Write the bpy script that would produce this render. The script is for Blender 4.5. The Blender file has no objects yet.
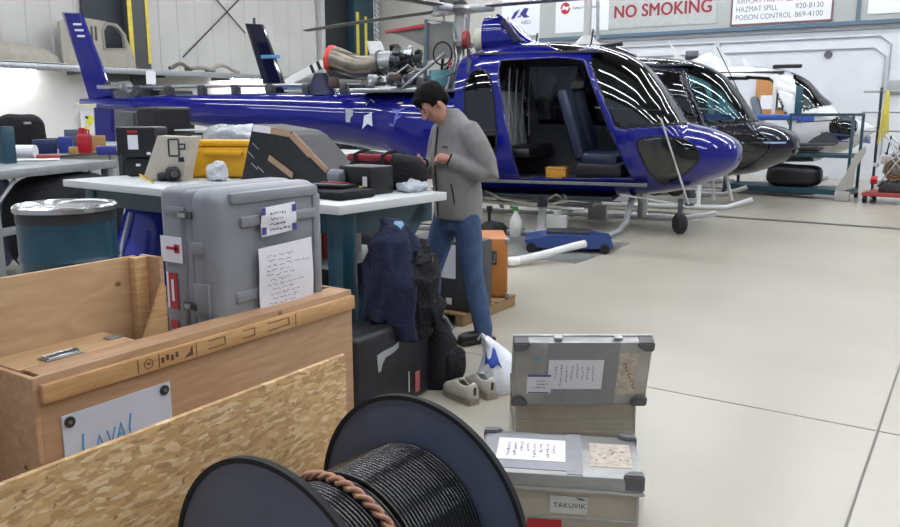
import bpy, bmesh, math, random
from math import sin, cos, pi, radians, sqrt, atan, atan2
from mathutils import Vector, Matrix, noise
random.seed(7)
COL = bpy.context.scene.collection
# ------------------------------------------------------------------ materials
def lin(h):
    h = h.lstrip('#'); r = []
    for i in (0, 2, 4):
        c = int(h[i:i+2], 16)/255
        r.append(c/12.92 if c <= .04045 else ((c+.055)/1.055)**2.4)
    return (*r, 1)
MATS = {}
def mat(name, col, rough=.5, metal=0., coat=0., var=.08, scale=8., bump=0., bscale=40., spec=.5, emit=None, estr=0., stretch=None):
    if name in MATS: return MATS[name]
    m = bpy.data.materials.new(name); m.use_nodes = True
    nt = m.node_tree; b = nt.nodes['Principled BSDF']
    c = lin(col)
    b.inputs['Roughness'].default_value = rough
    b.inputs['Metallic'].default_value = metal
    b.inputs['Coat Weight'].default_value = coat
    b.inputs['Coat Roughness'].default_value = .04
    b.inputs['Specular IOR Level'].default_value = spec
    tc = nt.nodes.new('ShaderNodeTexCoord')
    mp = nt.nodes.new('ShaderNodeMapping'); nt.links.new(tc.outputs['Object'], mp.inputs['Vector'])
    if stretch: mp.inputs['Scale'].default_value = stretch
    n = nt.nodes.new('ShaderNodeTexNoise'); n.inputs['Scale'].default_value = scale; n.inputs['Detail'].default_value = 4
    nt.links.new(mp.outputs[0], n.inputs['Vector'])
    r = nt.nodes.new('ShaderNodeValToRGB')
    r.color_ramp.elements[0].position = .3; r.color_ramp.elements[1].position = .7
    r.color_ramp.elements[0].color = tuple(max(0, x*(1-var)) for x in c[:3])+(1,)
    r.color_ramp.elements[1].color = tuple(min(1, x*(1+var)) for x in c[:3])+(1,)
    nt.links.new(n.outputs['Fac'], r.inputs[0]); nt.links.new(r.outputs[0], b.inputs['Base Color'])
    if bump:
        n2 = nt.nodes.new('ShaderNodeTexNoise'); n2.inputs['Scale'].default_value = bscale; n2.inputs['Detail'].default_value = 3
        nt.links.new(mp.outputs[0], n2.inputs['Vector'])
        bp = nt.nodes.new('ShaderNodeBump'); bp.inputs['Strength'].default_value = bump; bp.inputs['Distance'].default_value = .02
        nt.links.new(n2.outputs['Fac'], bp.inputs['Height']); nt.links.new(bp.outputs[0], b.inputs['Normal'])
    if emit:
        b.inputs['Emission Color'].default_value = lin(emit); b.inputs['Emission Strength'].default_value = estr
    MATS[name] = m; return m
def glass(name, tint, refl=.12, rough=.02):
    if name in MATS: return MATS[name]
    m = bpy.data.materials.new(name); m.use_nodes = True; nt = m.node_tree
    nt.nodes.remove(nt.nodes['Principled BSDF']); out = nt.nodes['Material Output']
    t = nt.nodes.new('ShaderNodeBsdfTransparent'); t.inputs[0].default_value = lin(tint)
    g = nt.nodes.new('ShaderNodeBsdfGlossy'); g.inputs['Roughness'].default_value = rough
    f = nt.nodes.new('ShaderNodeFresnel'); f.inputs[0].default_value = 1.5
    a = nt.nodes.new('ShaderNodeMath'); a.operation = 'ADD'; a.inputs[1].default_value = refl; a.use_clamp = True
    x = nt.nodes.new('ShaderNodeMixShader')
    nt.links.new(f.outputs[0], a.inputs[0]); nt.links.new(a.outputs[0], x.inputs[0])
    nt.links.new(t.outputs[0], x.inputs[1]); nt.links.new(g.outputs[0], x.inputs[2]); nt.links.new(x.outputs[0], out.inputs['Surface'])
    MATS[name] = m; return m
def plywood(name, c1, c2, axis=(1, 14, 14), knots=True):
    m = bpy.data.materials.new(name); m.use_nodes = True; nt = m.node_tree; b = nt.nodes['Principled BSDF']
    b.inputs['Roughness'].default_value = .6
    L = nt.links.new; N = nt.nodes.new
    tc = N('ShaderNodeTexCoord'); mp = N('ShaderNodeMapping'); mp.inputs['Scale'].default_value = axis
    L(tc.outputs['Object'], mp.inputs['Vector'])
    n = N('ShaderNodeTexNoise'); n.inputs['Scale'].default_value = 2.2; n.inputs['Detail'].default_value = 6; n.inputs['Distortion'].default_value = 1.2
    L(mp.outputs[0], n.inputs['Vector'])
    r = N('ShaderNodeValToRGB'); r.color_ramp.elements[0].position = .35; r.color_ramp.elements[1].position = .68
    r.color_ramp.elements[0].color = lin(c1); r.color_ramp.elements[1].color = lin(c2)
    L(n.outputs['Fac'], r.inputs[0])
    if knots:
        mp2 = N('ShaderNodeMapping'); mp2.inputs['Scale'].default_value = (6, 6, 8.); L(tc.outputs['Object'], mp2.inputs['Vector'])
        v = N('ShaderNodeTexVoronoi'); v.inputs['Scale'].default_value = 1.; v.inputs['Randomness'].default_value = 1; L(mp2.outputs[0], v.inputs['Vector'])
        rr = N('ShaderNodeValToRGB'); rr.color_ramp.elements[0].position = .04; rr.color_ramp.elements[1].position = .11
        rr.color_ramp.elements[0].color = (1, 1, 1, 1); rr.color_ramp.elements[1].color = (0, 0, 0, 1)
        L(v.outputs['Distance'], rr.inputs[0])
        mx = N('ShaderNodeMixRGB'); mx.inputs[2].default_value = lin('#6b3f22'); L(rr.outputs[0], mx.inputs[0]); L(r.outputs[0], mx.inputs[1]); L(mx.outputs[0], b.inputs['Base Color'])
    else: L(r.outputs[0], b.inputs['Base Color'])
    return m
def osb():
    m = bpy.data.materials.new('osb'); m.use_nodes = True; nt = m.node_tree; b = nt.nodes['Principled BSDF']
    b.inputs['Roughness'].default_value = .62; L = nt.links.new; N = nt.nodes.new
    tc = N('ShaderNodeTexCoord'); last = None
    dn = N('ShaderNodeTexNoise'); dn.inputs['Scale'].default_value = 6; L(tc.outputs['Object'], dn.inputs['Vector'])
    add = N('ShaderNodeMixRGB'); add.blend_type = 'ADD'; add.inputs[0].default_value = .05; L(tc.outputs['Object'], add.inputs[1]); L(dn.outputs['Color'], add.inputs[2])
    cols = ['#b98a52', '#d9b27a', '#a57541', '#e6cb98', '#c79a61']
    hs = None
    for k, ang in enumerate((.9, 1.6, 2.3, .3)):
        mp = N('ShaderNodeMapping'); mp.inputs['Rotation'].default_value = (0, ang, 0); mp.inputs['Scale'].default_value = (26, 34, 88)
        L(add.outputs[0], mp.inputs['Vector'])
        v = N('ShaderNodeTexVoronoi'); v.inputs['Scale'].default_value = 1.0; L(mp.outputs[0], v.inputs['Vector'])
        s = N('ShaderNodeSeparateColor'); L(v.outputs['Color'], s.inputs[0])
        r = N('ShaderNodeValToRGB'); e = r.color_ramp.elements
        e[0].color = lin('#a58259'); e[1].color = lin('#d8c19a')
        q = e.new(.35); q.color = lin('#bc9562'); q = e.new(.7); q.color = lin('#c8a573')
        L(s.outputs[0], r.inputs[0])
        if last is None: last = r.outputs[0]; hs = s.outputs[1]
        else:
            st = N('ShaderNodeMath'); st.operation = 'GREATER_THAN'; st.inputs[1].default_value = .55; L(s.outputs[2], st.inputs[0])
            mx = N('ShaderNodeMixRGB'); L(st.outputs[0], mx.inputs[0]); L(last, mx.inputs[1]); L(r.outputs[0], mx.inputs[2]); last = mx.outputs[0]
    # small dark gaps between the strands
    mp = N('ShaderNodeMapping'); mp.inputs['Scale'].default_value = (30, 30, 45); L(add.outputs[0], mp.inputs['Vector'])
    n = N('ShaderNodeTexNoise'); n.inputs['Scale'].default_value = 1.3; n.inputs['Detail'].default_value = 5; L(mp.outputs[0], n.inputs['Vector'])
    r = N('ShaderNodeValToRGB'); r.color_ramp.elements[0].position = .3; r.color_ramp.elements[1].position = .36
    r.color_ramp.elements[0].color = (.35, .22, .12, 1); r.color_ramp.elements[1].color = (1, 1, 1, 1); L(n.outputs['Fac'], r.inputs[0])
    mx = N('ShaderNodeMixRGB'); mx.blend_type = 'MULTIPLY'; mx.inputs[0].default_value = .8; L(last, mx.inputs[1]); L(r.outputs[0], mx.inputs[2])
    L(mx.outputs[0], b.inputs['Base Color'])
    bp = N('ShaderNodeBump'); bp.inputs['Strength'].default_value = .35; bp.inputs['Distance'].default_value = .004
    L(hs, bp.inputs['Height']); L(bp.outputs[0], b.inputs['Normal'])
    return m
# ------------------------------------------------------------------ object helpers
def tag(o, label=None, cat=None, group=None, kind=None):
    if label: o['label'] = label
    if cat: o['category'] = cat
    if group: o['group'] = group
    if kind: o['kind'] = kind
    return o
def link(name, me, m=None, parent=None):
    o = bpy.data.objects.new(name, me); COL.objects.link(o)
    if m is not None:
        for x in (m if isinstance(m, (list, tuple)) else [m]): me.materials.append(x)
    if parent: o.parent = parent
    return o
def thing(name, label, cat, loc=(0, 0, 0), rz=0., group=None, rot=None):
    o = bpy.data.objects.new(name, None); COL.objects.link(o); o.empty_display_size = .1
    o.location = loc; o.rotation_euler = rot if rot else (0, 0, rz)
    return tag(o, label, cat, group)
def copy_tree(o, parent=None):
    c = o.copy(); COL.objects.link(c); c.parent = parent
    for ch in list(o.children): copy_tree(ch, c)
    return c
class MB:
    def __init__(s): s.v = []; s.f = []; s.mi = []
    def add(s, vs, fs, mi=0, M=None):
        o = len(s.v)
        s.v += [tuple(M @ Vector(v)) if M else tuple(v) for v in vs]
        s.f += [tuple(o+i for i in f) for f in fs]; s.mi += [mi]*len(fs); return s
    def box(s, c, d, rot=None, bev=0., mi=0, seg=2):
        bm = bmesh.new(); bmesh.ops.create_cube(bm, size=1)
        for v in bm.verts: v.co = Vector((v.co.x*d[0], v.co.y*d[1], v.co.z*d[2]))
        if bev > 0:
            bev = min(bev, min(d)*.49)
            bmesh.ops.bevel(bm, geom=list(bm.edges), offset=bev, segments=seg, profile=.5, affect='EDGES')
        M = Matrix.Translation(c)
        if rot is not None: M = M @ (rot.to_4x4() if isinstance(rot, Matrix) else Matrix.Rotation(rot[2], 4, 'Z') @ Matrix.Rotation(rot[1], 4, 'Y') @ Matrix.Rotation(rot[0], 4, 'X'))
        bm.verts.index_update()
        s.add([v.co for v in bm.verts], [[v.index for v in f.verts] for f in bm.faces], mi, M); bm.free(); return s
    def tube(s, pts, r, n=10, closed=False, mi=0, cap=True):
        pts = [Vector(p) for p in pts]; k = len(pts); rr = r if isinstance(r, (list, tuple)) else [r]*k
        vs = []; up = None
        for i, p in enumerate(pts):
            if closed: t = pts[(i+1) % k]-pts[i-1]
            else: t = pts[min(i+1, k-1)]-pts[max(i-1, 0)]
            if t.length < 1e-9: t = Vector((0, 0, 1))
            t.normalize()
            if up is None: up = Vector((0, 0, 1)) if abs(t.z) < .9 else Vector((1, 0, 0))
            x = up.cross(t)
            if x.length < 1e-6: x = Vector((1, 0, 0)).cross(t)
            x.normalize(); y = t.cross(x).normalized(); up = y
            for j in range(n):
                a = 2*pi*j/n; vs.append(p+(x*cos(a)+y*sin(a))*rr[i])
        fs = []
        for i in range(k if closed else k-1):
            for j in range(n):
                a = i*n+j; b = i*n+(j+1) % n; i2 = (i+1) % k
                fs.append((a, b, i2*n+(j+1) % n, i2*n+j))
        if cap and not closed: fs += [tuple(range(n-1, -1, -1)), tuple(range((k-1)*n, k*n))]
        return s.add(vs, fs, mi)
    def lathe(s, prof, n=48, mi=0, M=None, capb=True, capt=True):
        vs = []; fs = []; k = len(prof)
        for r, z in prof:
            for j in range(n): a = 2*pi*j/n; vs.append((r*cos(a), r*sin(a), z))
        for i in range(k-1):
            for j in range(n): fs.append((i*n+j, i*n+(j+1) % n, (i+1)*n+(j+1) % n, (i+1)*n+j))
        if capb: fs.append(tuple(range(n-1, -1, -1)))
        if capt: fs.append(tuple(range((k-1)*n, k*n)))
        return s.add(vs, fs, mi, M)
    def prism(s, poly, d0, d1, M=None, mi=0):      # poly in x,z ; extruded along y
        n = len(poly); vs = [(x, d0, z) for x, z in poly]+[(x, d1, z) for x, z in poly]
        fs = [tuple(range(n)), tuple(range(2*n-1, n-1, -1))]+[(i, i+n, (i+1) % n+n, (i+1) % n) for i in range(n)]
        return s.add(vs, fs, mi, M)
    def loft(s, secs, n=28, mi=0, amp=0., sc=6., seed=0, M=None, cap=True):   # sec: (cx,cy,cz, rx, ry, exponent) horizontal rings
        vs = []; fs = []; k = len(secs)
        for c in secs:
            e = c[5] if len(c) > 5 else 2.
            for j in range(n):
                a = 2*pi*j/n; ca, sa = cos(a), sin(a)
                x = c[0]+c[3]*math.copysign(abs(ca)**(2/e), ca); y = c[1]+c[4]*math.copysign(abs(sa)**(2/e), sa)
                p = Vector((x, y, c[2]))
                if amp:
                    q = p*sc+Vector((seed, seed*1.3, 0)); d = noise.noise_vector(q)*amp; p = p+Vector((d.x, d.y, d.z*.4))
                vs.append(p)
        for i in range(k-1):
            for j in range(n): fs.append((i*n+j, i*n+(j+1) % n, (i+1)*n+(j+1) % n, (i+1)*n+j))
        if cap: fs += [tuple(range(n-1, -1, -1)), tuple(range((k-1)*n, k*n))]
        return s.add(vs, fs, mi, M)
    def blob(s, c, d, e=2.6, amp=.0, sc=5., seed=0, nu=40, nv=24, rot=None, mi=0, floor=None):
        vs = []; fs = []
        R = Matrix.Identity(3) if rot is None else (Matrix.Rotation(rot[2], 3, 'Z') @ Matrix.Rotation(rot[1], 3, 'Y') @ Matrix.Rotation(rot[0], 3, 'X'))
        def sp(x, p): return math.copysign(abs(x)**p, x)
        for i in range(nv+1):
            th = -pi/2+pi*i/nv
            for j in range(nu):
                a = 2*pi*j/nu
                p = Vector((sp(cos(th), 2/e)*sp(cos(a), 2/e)*d[0]/2, sp(cos(th), 2/e)*sp(sin(a), 2/e)*d[1]/2, sp(sin(th), 2/e)*d[2]/2))
                if amp:
                    q = p*sc+Vector((seed*3.1, seed, seed*.7)); p = p+noise.noise_vector(q)*amp+noise.noise_vector(q*2.7)*amp*.4
                p = R @ p+Vector(c)
                if floor is not None and p.z < floor: p.z = floor
                vs.append(p)
        for i in range(nv):
            for j in range(nu): fs.append((i*nu+j, i*nu+(j+1) % nu, (i+1)*nu+(j+1) % nu, (i+1)*nu+j))
        return s.add(vs, fs, mi)
    def sheet(s, P, nx, ny, th=.0006, mi=0):   # P(u,v)->Vector ; thin closed sheet
        g = [[Vector(P(i/nx, j/ny)) for j in range(ny+1)] for i in range(nx+1)]
        vs = []; fs = []; W = ny+1
        nrm = (g[1][0]-g[0][0]).cross(g[0][1]-g[0][0]).normalized()*th
        for row in g: vs += row
        N = len(vs); vs += [v-nrm for v in vs[:N]]
        for i in range(nx):
            for j in range(ny):
                a = i*W+j; q = (a, a+W, a+W+1, a+1); fs.append(q); fs.append(tuple(N+k for k in reversed(q)))
        for i in range(nx):
            for j in (0, ny):
                a = i*W+j; fs.append((a, N+a, N+a+W, a+W) if j == 0 else (a+W, N+a+W, N+a, a))
        for j in range(ny):
            for i in (0, nx):
                a = i*W+j; fs.append((a+1, N+a+1, N+a, a) if i == 0 else (a, N+a, N+a+1, a+1))
        return s.add(vs, fs, mi)
    def build(s, name, m, parent=None, smooth=None, remesh=None, iters=4):
        me = bpy.data.meshes.new(name); me.from_pydata(s.v, [], s.f); me.update()
        bm = bmesh.new(); bm.from_mesh(me); bmesh.ops.recalc_face_normals(bm, faces=bm.faces); bm.to_mesh(me); bm.free()
        for p, k in zip(me.polygons, s.mi): p.material_index = k
        o = link(name, me, m, parent)
        if remesh:
            md = o.modifiers.new('r', 'REMESH'); md.mode = 'VOXEL'; md.voxel_size = remesh; md.use_smooth_shade = True
            if iters:
                sm = o.modifiers.new('s', 'SMOOTH'); sm.iterations = iters; sm.factor = .5
            dg = bpy.context.evaluated_depsgraph_get(); ev = o.evaluated_get(dg)
            nm = bpy.data.meshes.new_from_object(ev); o.modifiers.clear(); o.data = nm
            nm.materials.clear()
            for x in (m if isinstance(m, (list, tuple)) else [m]): nm.materials.append(x)
            for p in nm.polygons: p.use_smooth = True; p.material_index = 0
        elif smooth is not None:
            o.data.polygons.foreach_set('use_smooth', [True]*len(o.data.polygons))
            try: o.data.set_sharp_from_angle(angle=radians(smooth))
            except Exception: pass
        return o
def B(name, m, c, d, parent=None, rot=None, bev=.004, smooth=30): return MB().box(c, d, rot, bev).build(name, m, parent, smooth)
def T(name, m, pts, r, parent=None, n=10, closed=False): return MB().tube(pts, r, n, closed).build(name, m, parent, 40)
def axisM(p0, p1):
    z = (Vector(p1)-Vector(p0)); L = z.length; q = Vector((0, 0, 1)).rotation_difference(z.normalized())
    return Matrix.Translation(p0) @ q.to_matrix().to_4x4(), L
def CY(name, m, p0, p1, r, parent=None, r2=None, n=28, bev=0):
    M, L = axisM(p0, p1); r2 = r if r2 is None else r2
    pr = [(r, 0), (r2, L)] if not bev else [(r-bev, 0), (r, bev), (r2, L-bev), (r2-bev, L)]
    return MB().lathe(pr, n, 0, M).build(name, m, parent, 40)
def basis(loc, x, y):
    x = Vector(x).normalized(); y = Vector(y).normalized(); z = x.cross(y)
    M = Matrix((x, y, z)).transposed().to_4x4(); M.translation = Vector(loc); return M
def text(name, string, size, M, m, parent=None, ext=.001, shear=0., align='LEFT', xs=1., off=0., spc=1.):
    cu = bpy.data.curves.new(name, 'FONT'); cu.body = string; cu.size = size; cu.extrude = ext; cu.shear = shear; cu.align_x = align; cu.offset = off; cu.space_character = spc
    t = bpy.data.objects.new(name, cu); COL.objects.link(t)
    dg = bpy.context.evaluated_depsgraph_get(); me = bpy.data.meshes.new_from_object(t.evaluated_get(dg))
    bpy.data.objects.remove(t); me.transform(M @ Matrix.Diagonal((xs, 1, 1, 1))); me.materials.clear()
    return link(name, me, m, parent)
def stroke(pts, M, w=.004, th=.0015):
    mb = MB(); mb.tube([M @ Vector((x, y, 0)) for x, y in pts], w/2, 6); return mb
def strokes(name, m, lines, M, parent, w=.004):
    mb = MB()
    for l in lines: mb.tube([M @ Vector((x, y, 0)) for x, y in l], w/2, 6)
    return mb.build(name, m, parent, 40)
def scribble(name, m, M, w, h, rows, parent, seed=1, lw=.0022, vertical=False, mar=.1):
    # rows of illegible pen dashes
    R = random.Random(seed); mb = MB()
    for r in range(rows):
        v = 1-mar-(1-2*mar)*(r+.5)/rows; u = mar+R.random()*.12
        end = R.uniform(.55, 1-mar)
        while u < end:
            l = R.uniform(.04, .12)
            pts = []
            for k in range(5):
                uu = u+l*k/4; vv = v+R.uniform(-.2, .2)/rows
                x, y = (uu*w, vv*h) if not vertical else (vv*w, uu*h)
                pts.append(M @ Vector((x, y, 0)))
            mb.tube(pts, lw/2, 4); u += l+R.uniform(.02, .05)
    return mb.build(name, m, parent)
# ------------------------------------------------------------------ palette
WHITE = mat('white paint', '#e4e5e3', .5, var=.03)
LIGHTGREY = mat('light grey paint', '#b9bab8', .45, var=.05)
BLACK = mat('black plastic', '#121316', .4, var=.2)
BLACKM = mat('black matte', '#0c0d10', .75, var=.2)
DARKGREY = mat('dark grey', '#3a3c40', .6, var=.15)
STEEL = mat('steel', '#a9acae', .32, metal=.9, var=.12, scale=20)
DARKSTEEL = mat('dark steel', '#55585b', .4, metal=.8, var=.25, scale=20)
ALU = mat('brushed aluminium', '#b4b3ae', .38, metal=.75, var=.12, scale=14, bump=.05)
TEAL = mat('dark teal enamel', '#164253', .42, coat=.2, var=.15)
TEALL = mat('light teal enamel', '#587277', .45, var=.1)
PAPER = mat('white paper', '#e6e6ec', .7, var=.02, bump=.05)
INK = mat('black ink', '#2a2a33', .7)
RED = mat('red plastic', '#b3202a', .4, var=.1)
YEL = mat('yellow paint', '#d8c545', .5, var=.1)
NAVYF = mat('navy fabric', '#141b38', .9, var=.25, scale=14, bump=.5, bscale=30)
BLACKF = mat('black fabric', '#101116', .88, var=.3, scale=14, bump=.5, bscale=50)
RUBBER = mat('black rubber', '#17181a', .8, var=.1)
BLUE = mat('royal blue gloss paint', '#080e74', .25, coat=1., var=.05, scale=3, spec=.15)
# ------------------------------------------------------------------ camera
F = 800.; H = 1.6; PITCH = atan(151.5/F); YAW = radians(33.3)
cam = bpy.data.cameras.new('camera'); co = bpy.data.objects.new('camera', cam); COL.objects.link(co)
cam.sensor_width = 36; cam.lens = F/900*36; cam.clip_end = 200; cam.clip_start = .05
fx, fy = cos(YAW), sin(YAW)
fw = Vector((fx*cos(PITCH), fy*cos(PITCH), -sin(PITCH))); rt = Vector((fy, -fx, 0)); up = rt.cross(fw)
Mc = Matrix((rt, up, -fw)).transposed().to_4x4(); Mc.translation = Vector((0, 0, H)); co.matrix_world = Mc
bpy.context.scene.camera = co
# ------------------------------------------------------------------ setting
def structure(o): o['kind'] = 'structure'; return o
def floor_mat():
    m = bpy.data.materials.new('epoxy floor'); m.use_nodes = True; nt = m.node_tree; b = nt.nodes['Principled BSDF']; L = nt.links.new; N = nt.nodes.new
    tc = N('ShaderNodeTexCoord'); n = N('ShaderNodeTexNoise'); n.inputs['Scale'].default_value = .7; n.inputs['Detail'].default_value = 5; L(tc.outputs['Object'], n.inputs['Vector'])
    r = N('ShaderNodeValToRGB'); r.color_ramp.elements[0].position = .3; r.color_ramp.elements[1].position = .7
    r.color_ramp.elements[0].color = lin('#aaa596'); r.color_ramp.elements[1].color = lin('#b2ad9e'); L(n.outputs['Fac'], r.inputs[0])
    n3 = N('ShaderNodeTexNoise'); n3.inputs['Scale'].default_value = 9; n3.inputs['Detail'].default_value = 6; L(tc.outputs['Object'], n3.inputs['Vector'])
    r3 = N('ShaderNodeValToRGB'); r3.color_ramp.elements[0].position = .28; r3.color_ramp.elements[1].position = .34
    r3.color_ramp.elements[0].color = (.82, .82, .82, 1); r3.color_ramp.elements[1].color = (1, 1, 1, 1); L(n3.outputs['Fac'], r3.inputs[0])
    mx = N('ShaderNodeMixRGB'); mx.blend_type = 'MULTIPLY'; mx.inputs[0].default_value = 0.; L(r.outputs[0], mx.inputs[1]); L(r3.outputs[0], mx.inputs[2])
    L(r.outputs[0], b.inputs['Base Color']); b.inputs['Specular IOR Level'].default_value = .55
    n2 = N('ShaderNodeTexNoise'); n2.inputs['Scale'].default_value = 3.5; L(tc.outputs['Object'], n2.inputs['Vector'])
    mr = N('ShaderNodeMapRange'); mr.inputs[3].default_value = .2; mr.inputs[4].default_value = .34; L(n2.outputs['Fac'], mr.inputs[0]); b.inputs['Roughness'].default_value = .27
    return m
structure(B('floor', floor_mat(), (8.6, 3.5, -.1), (26, 27, .2), bev=0))
JOINT = mat('joint sealant', '#77746c', .7)
structure(B('trim_1', JOINT, (4.42, 3.5, .0008), (.012, 26, .0016), bev=0))
structure(B('trim_2', JOINT, (8.6, .29, .0008), (25, .012, .0016), bev=0))
structure(B('trim_3', mat('dark drain grating', '#2c2d2c', .5), (12.66, 3.5, .002), (.15, 26, .004), bev=0))
# back wall (normal towards -x)
XB = 21.5; YL = 17.; CEIL = 6.6
WALLW = mat('white block wall', '#d3d7dc', .55, var=.04, scale=2, bump=.05)
structure(B('wall_back', WALLW, (XB+.1, 3.5, CEIL/2), (.2, 27.2, CEIL), bev=0))
def ribbed(name, x0, x1, y, z0, z1, m, step=.55, depth=.02):
    mb = MB(); prof = []; x = x0
    while x < x1-.01:
        prof += [(x, y), (x+step*.86, y), (x+step*.89, y-depth), (x+step*.97, y-depth)]; x += step
    prof += [(x1, y)]
    vs = [(a, b, z) for z in (z0, z1) for a, b in prof]; n = len(prof)
    mb.add(vs, [(i, i+1, n+i+1, n+i) for i in range(n-1)])
    return structure(mb.build(name, m))
CORR = mat('grey corrugated cladding', '#c6c6c1', .5, metal=0., var=.05, scale=1.5)
structure(B('wall_left', mat('white painted panel wall', '#dcdcd8', .6, var=.02), (8.5, YL+.1, CEIL/2), (26.2, .16, CEIL), bev=0))
ribbed('wall_left.001', -4, 18.62, YL, 2.62, CEIL, CORR)
structure(B('wall_right', mat('grey side wall', '#8f9294', .7, var=.04), (8.6, -10.1, CEIL/2), (26.2, .2, CEIL), bev=0))
structure(B('ceiling', mat('grey ceiling deck', '#77797a', .8, var=.03), (8.6, 3.5, CEIL+.1), (26, 27, .2), bev=0))
# column with yellow edge stripes, and the dark doorway with a teal column
COLM = mat('dark grey column paint', '#46494b', .5, var=.08)
structure(B('trim_4', COLM, (12.16, YL-.22, CEIL/2), (.56, .26, CEIL), bev=.01))
structure(B('trim_5', YEL, (11.94, YL-.358, 4.62), (.11, .012, 3.8), bev=0)); structure(B('trim_6', YEL, (12.4, YL-.358, 4.62), (.08, .012, 3.8), bev=0))
structure(B('door_2', mat('dark slate recess', '#2c353c', .6), (11.4, YL-.06, 4.6), (.95, .06, 4.0), bev=0))
structure(B('trim_15', mat('grey lower pier', '#5c6062', .6), (11.85, YL-.2, 1.25), (1.1, .2, 2.5), bev=0))
structure(B('door_1', mat('black door curtain', '#202427', .6, var=.1), (19.35, YL-.05, 3.2), (1.25, .1, 6.4), bev=0))
structure(B('trim_7', LIGHTGREY, (18.66, YL-.12, CEIL/2), (.16, .2, CEIL), bev=.01))
structure(B('trim_8', mat('teal steel column', '#203f49', .5, var=.1), (20.35, YL-.25, CEIL/2), (.95, .3, CEIL), bev=.01))
structure(B('trim_9', YEL, (20.02, YL-.41, 3.8), (.13, .012, 1.7), bev=0)); structure(B('trim_10', YEL, (20.42, YL-.41, 3.8), (.12, .012, 1.5), bev=0))
BEIGE = mat('beige cladding', '#b6b5ad', .55, var=.03)
structure(B('wall_back.001', BEIGE, (XB-.03, 14.3, CEIL/2), (.06, 5.2, CEIL), bev=0))
structure(B('trim_11', mat('dark wall vent', '#4a4b49', .6), (XB-.08, 14.2, 5.0), (.06, .5, .45), bev=.01))
ch = MB(); ch.box((20.95, YL-.40, 3.28), (.06, .03, 6.5))
for k in range(43): ch.box((20.95, YL-.42, .12+k*.15), (.16, .1, .06), (0, .5, 0), .01)
tag(ch.build('door_weight_strip', mat('pale strip', '#c2c8c8', .5), None, 30), 'pale zigzag strip hanging beside the teal column', 'strip')
# band on the back wall with its lower blue edge
structure(B('trim_12', mat('grey sign band', '#a6aba8', .6, var=.03), (XB-.06, 3.2, 4.35), (.1, 15.5, 1.35), bev=0))
structure(B('trim_13', mat('slate band edge', '#51687a', .5), (XB-.09, 3.2, 3.64), (.16, 15.5, .09), bev=0))
structure(B('trim_14', mat('slate band edge v', '#5d6c78', .5), (XB-.1, 2.69, 4.4), (.12, .09, 1.5), bev=0))
M_back = lambda y, z, x=XB-.125: basis((x, y, z), (0, -1, 0), (0, 0, 1))
def board(name, label, cat, y0, y1, z0, z1, m, frame=None, x=XB-.125):
    t = thing(name, label, cat, (x, (y0+y1)/2, z0))
    w = abs(y1-y0); h = z1-z0
    B('panel', m, (0, 0, h/2), (.02, w, h), t, bev=0)
    if frame:
        mb = MB()
        for s in (-1, 1): mb.box((-.012, s*(w/2), h/2), (.03, .04, h+.04)).box((-.012, 0, h/2+s*h/2), (.03, w, .04))
        mb.build('frame', frame, t)
    return t
SIGNW = mat('white sign board', '#dfe3e6', .45, var=.01)
t = thing('warning_sign', 'grey wall sign reading NO SMOKING in large red letters', 'sign', (XB-.125, 7.4, 3.95))
B('panel', mat('grey sign panel', '#aeb2af', .6), (0, -.0, .3), (.012, 2.9, .85), t, bev=0)
o = text('lettering', 'NO SMOKING', .45, basis((-.01, 1.32, .16), (0, -1, 0), (0, 0, 1)), mat('dark red letters', '#8e2430', .5), t, ext=.004, xs=.90, spc=1.04)
bm = bmesh.new(); bm.from_mesh(o.data)
g0 = list(bm.verts)+list(bm.edges)+list(bm.faces)
for k, (dy, dz) in enumerate(((-.022, 0), (-.011, .008), (-.011, -.008))):
    q = bmesh.ops.duplicate(bm, geom=g0)['geom']
    for v in q:
        if isinstance(v, bmesh.types.BMVert): v.co += Vector((-.0006*(k+1), dy, dz))
bm.to_mesh(o.data); bm.free()
t = board('phone_list_sign', 'white framed emergency phone list in grey capitals beside the red no smoking sign', 'sign', 5.57, 3.25, 3.74, 4.95, SIGNW, mat('brown frame', '#7a5a58', .5))
GT = mat('grey letters', '#6d6f74', .5)
for k, (a, b) in enumerate((('POLICE', ''), ('AIRPORT FIRE HALL', '873-2191'), ('HAZMAT SPILL', '920-8130'), ('POISON CONTROL', '869-4100'))):
    z = .70-k*.195
    text('lettering', a, .18, basis((-.014, 1.06, z), (0, -1, 0), (0, 0, 1)), GT, t, ext=.002, xs=.84)
    if b: text('number', b, .18, basis((-.014, -.33, z), (0, -1, 0), (0, 0, 1)), GT, t, ext=.002, xs=.92)
PURP = mat('indigo ink', '#2b2f78', .5)
t = board('wall_banner', 'white banner with an indigo helicopter mark above slanted lettering', 'banner', 12.2, 10.95, 3.78, 5.0, SIGNW)
mb = MB()
mb.prism([(-.32, .5), (-.2, .68), (-.02, .76), (-.12, .62), (-.2, .5)], -.02, -.014).prism([(-.02, .62), (.12, .78), (.26, .76), (.18, .6), (.3, .52), (.12, .5)], -.02, -.014)
mb.prism([(-.12, .52), (.0, .6), (.02, .54)], -.02, -.014)
for i in range(len(mb.v)): x, y, z = mb.v[i]; mb.v[i] = (y, -x, z)
mb.build('emblem', PURP, t)
text('lettering', 'HELI', .14, basis((-.014, .0, .33), (0, -1, 0), (0, 0, 1)), PURP, t, ext=.002, shear=.4, xs=1.15)
t = board('wall_banner', 'white banner with a round red swirl mark and small dark lettering', 'banner', 10.45, 8.85, 3.8, 5.1, SIGNW)
mb = MB()
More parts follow.
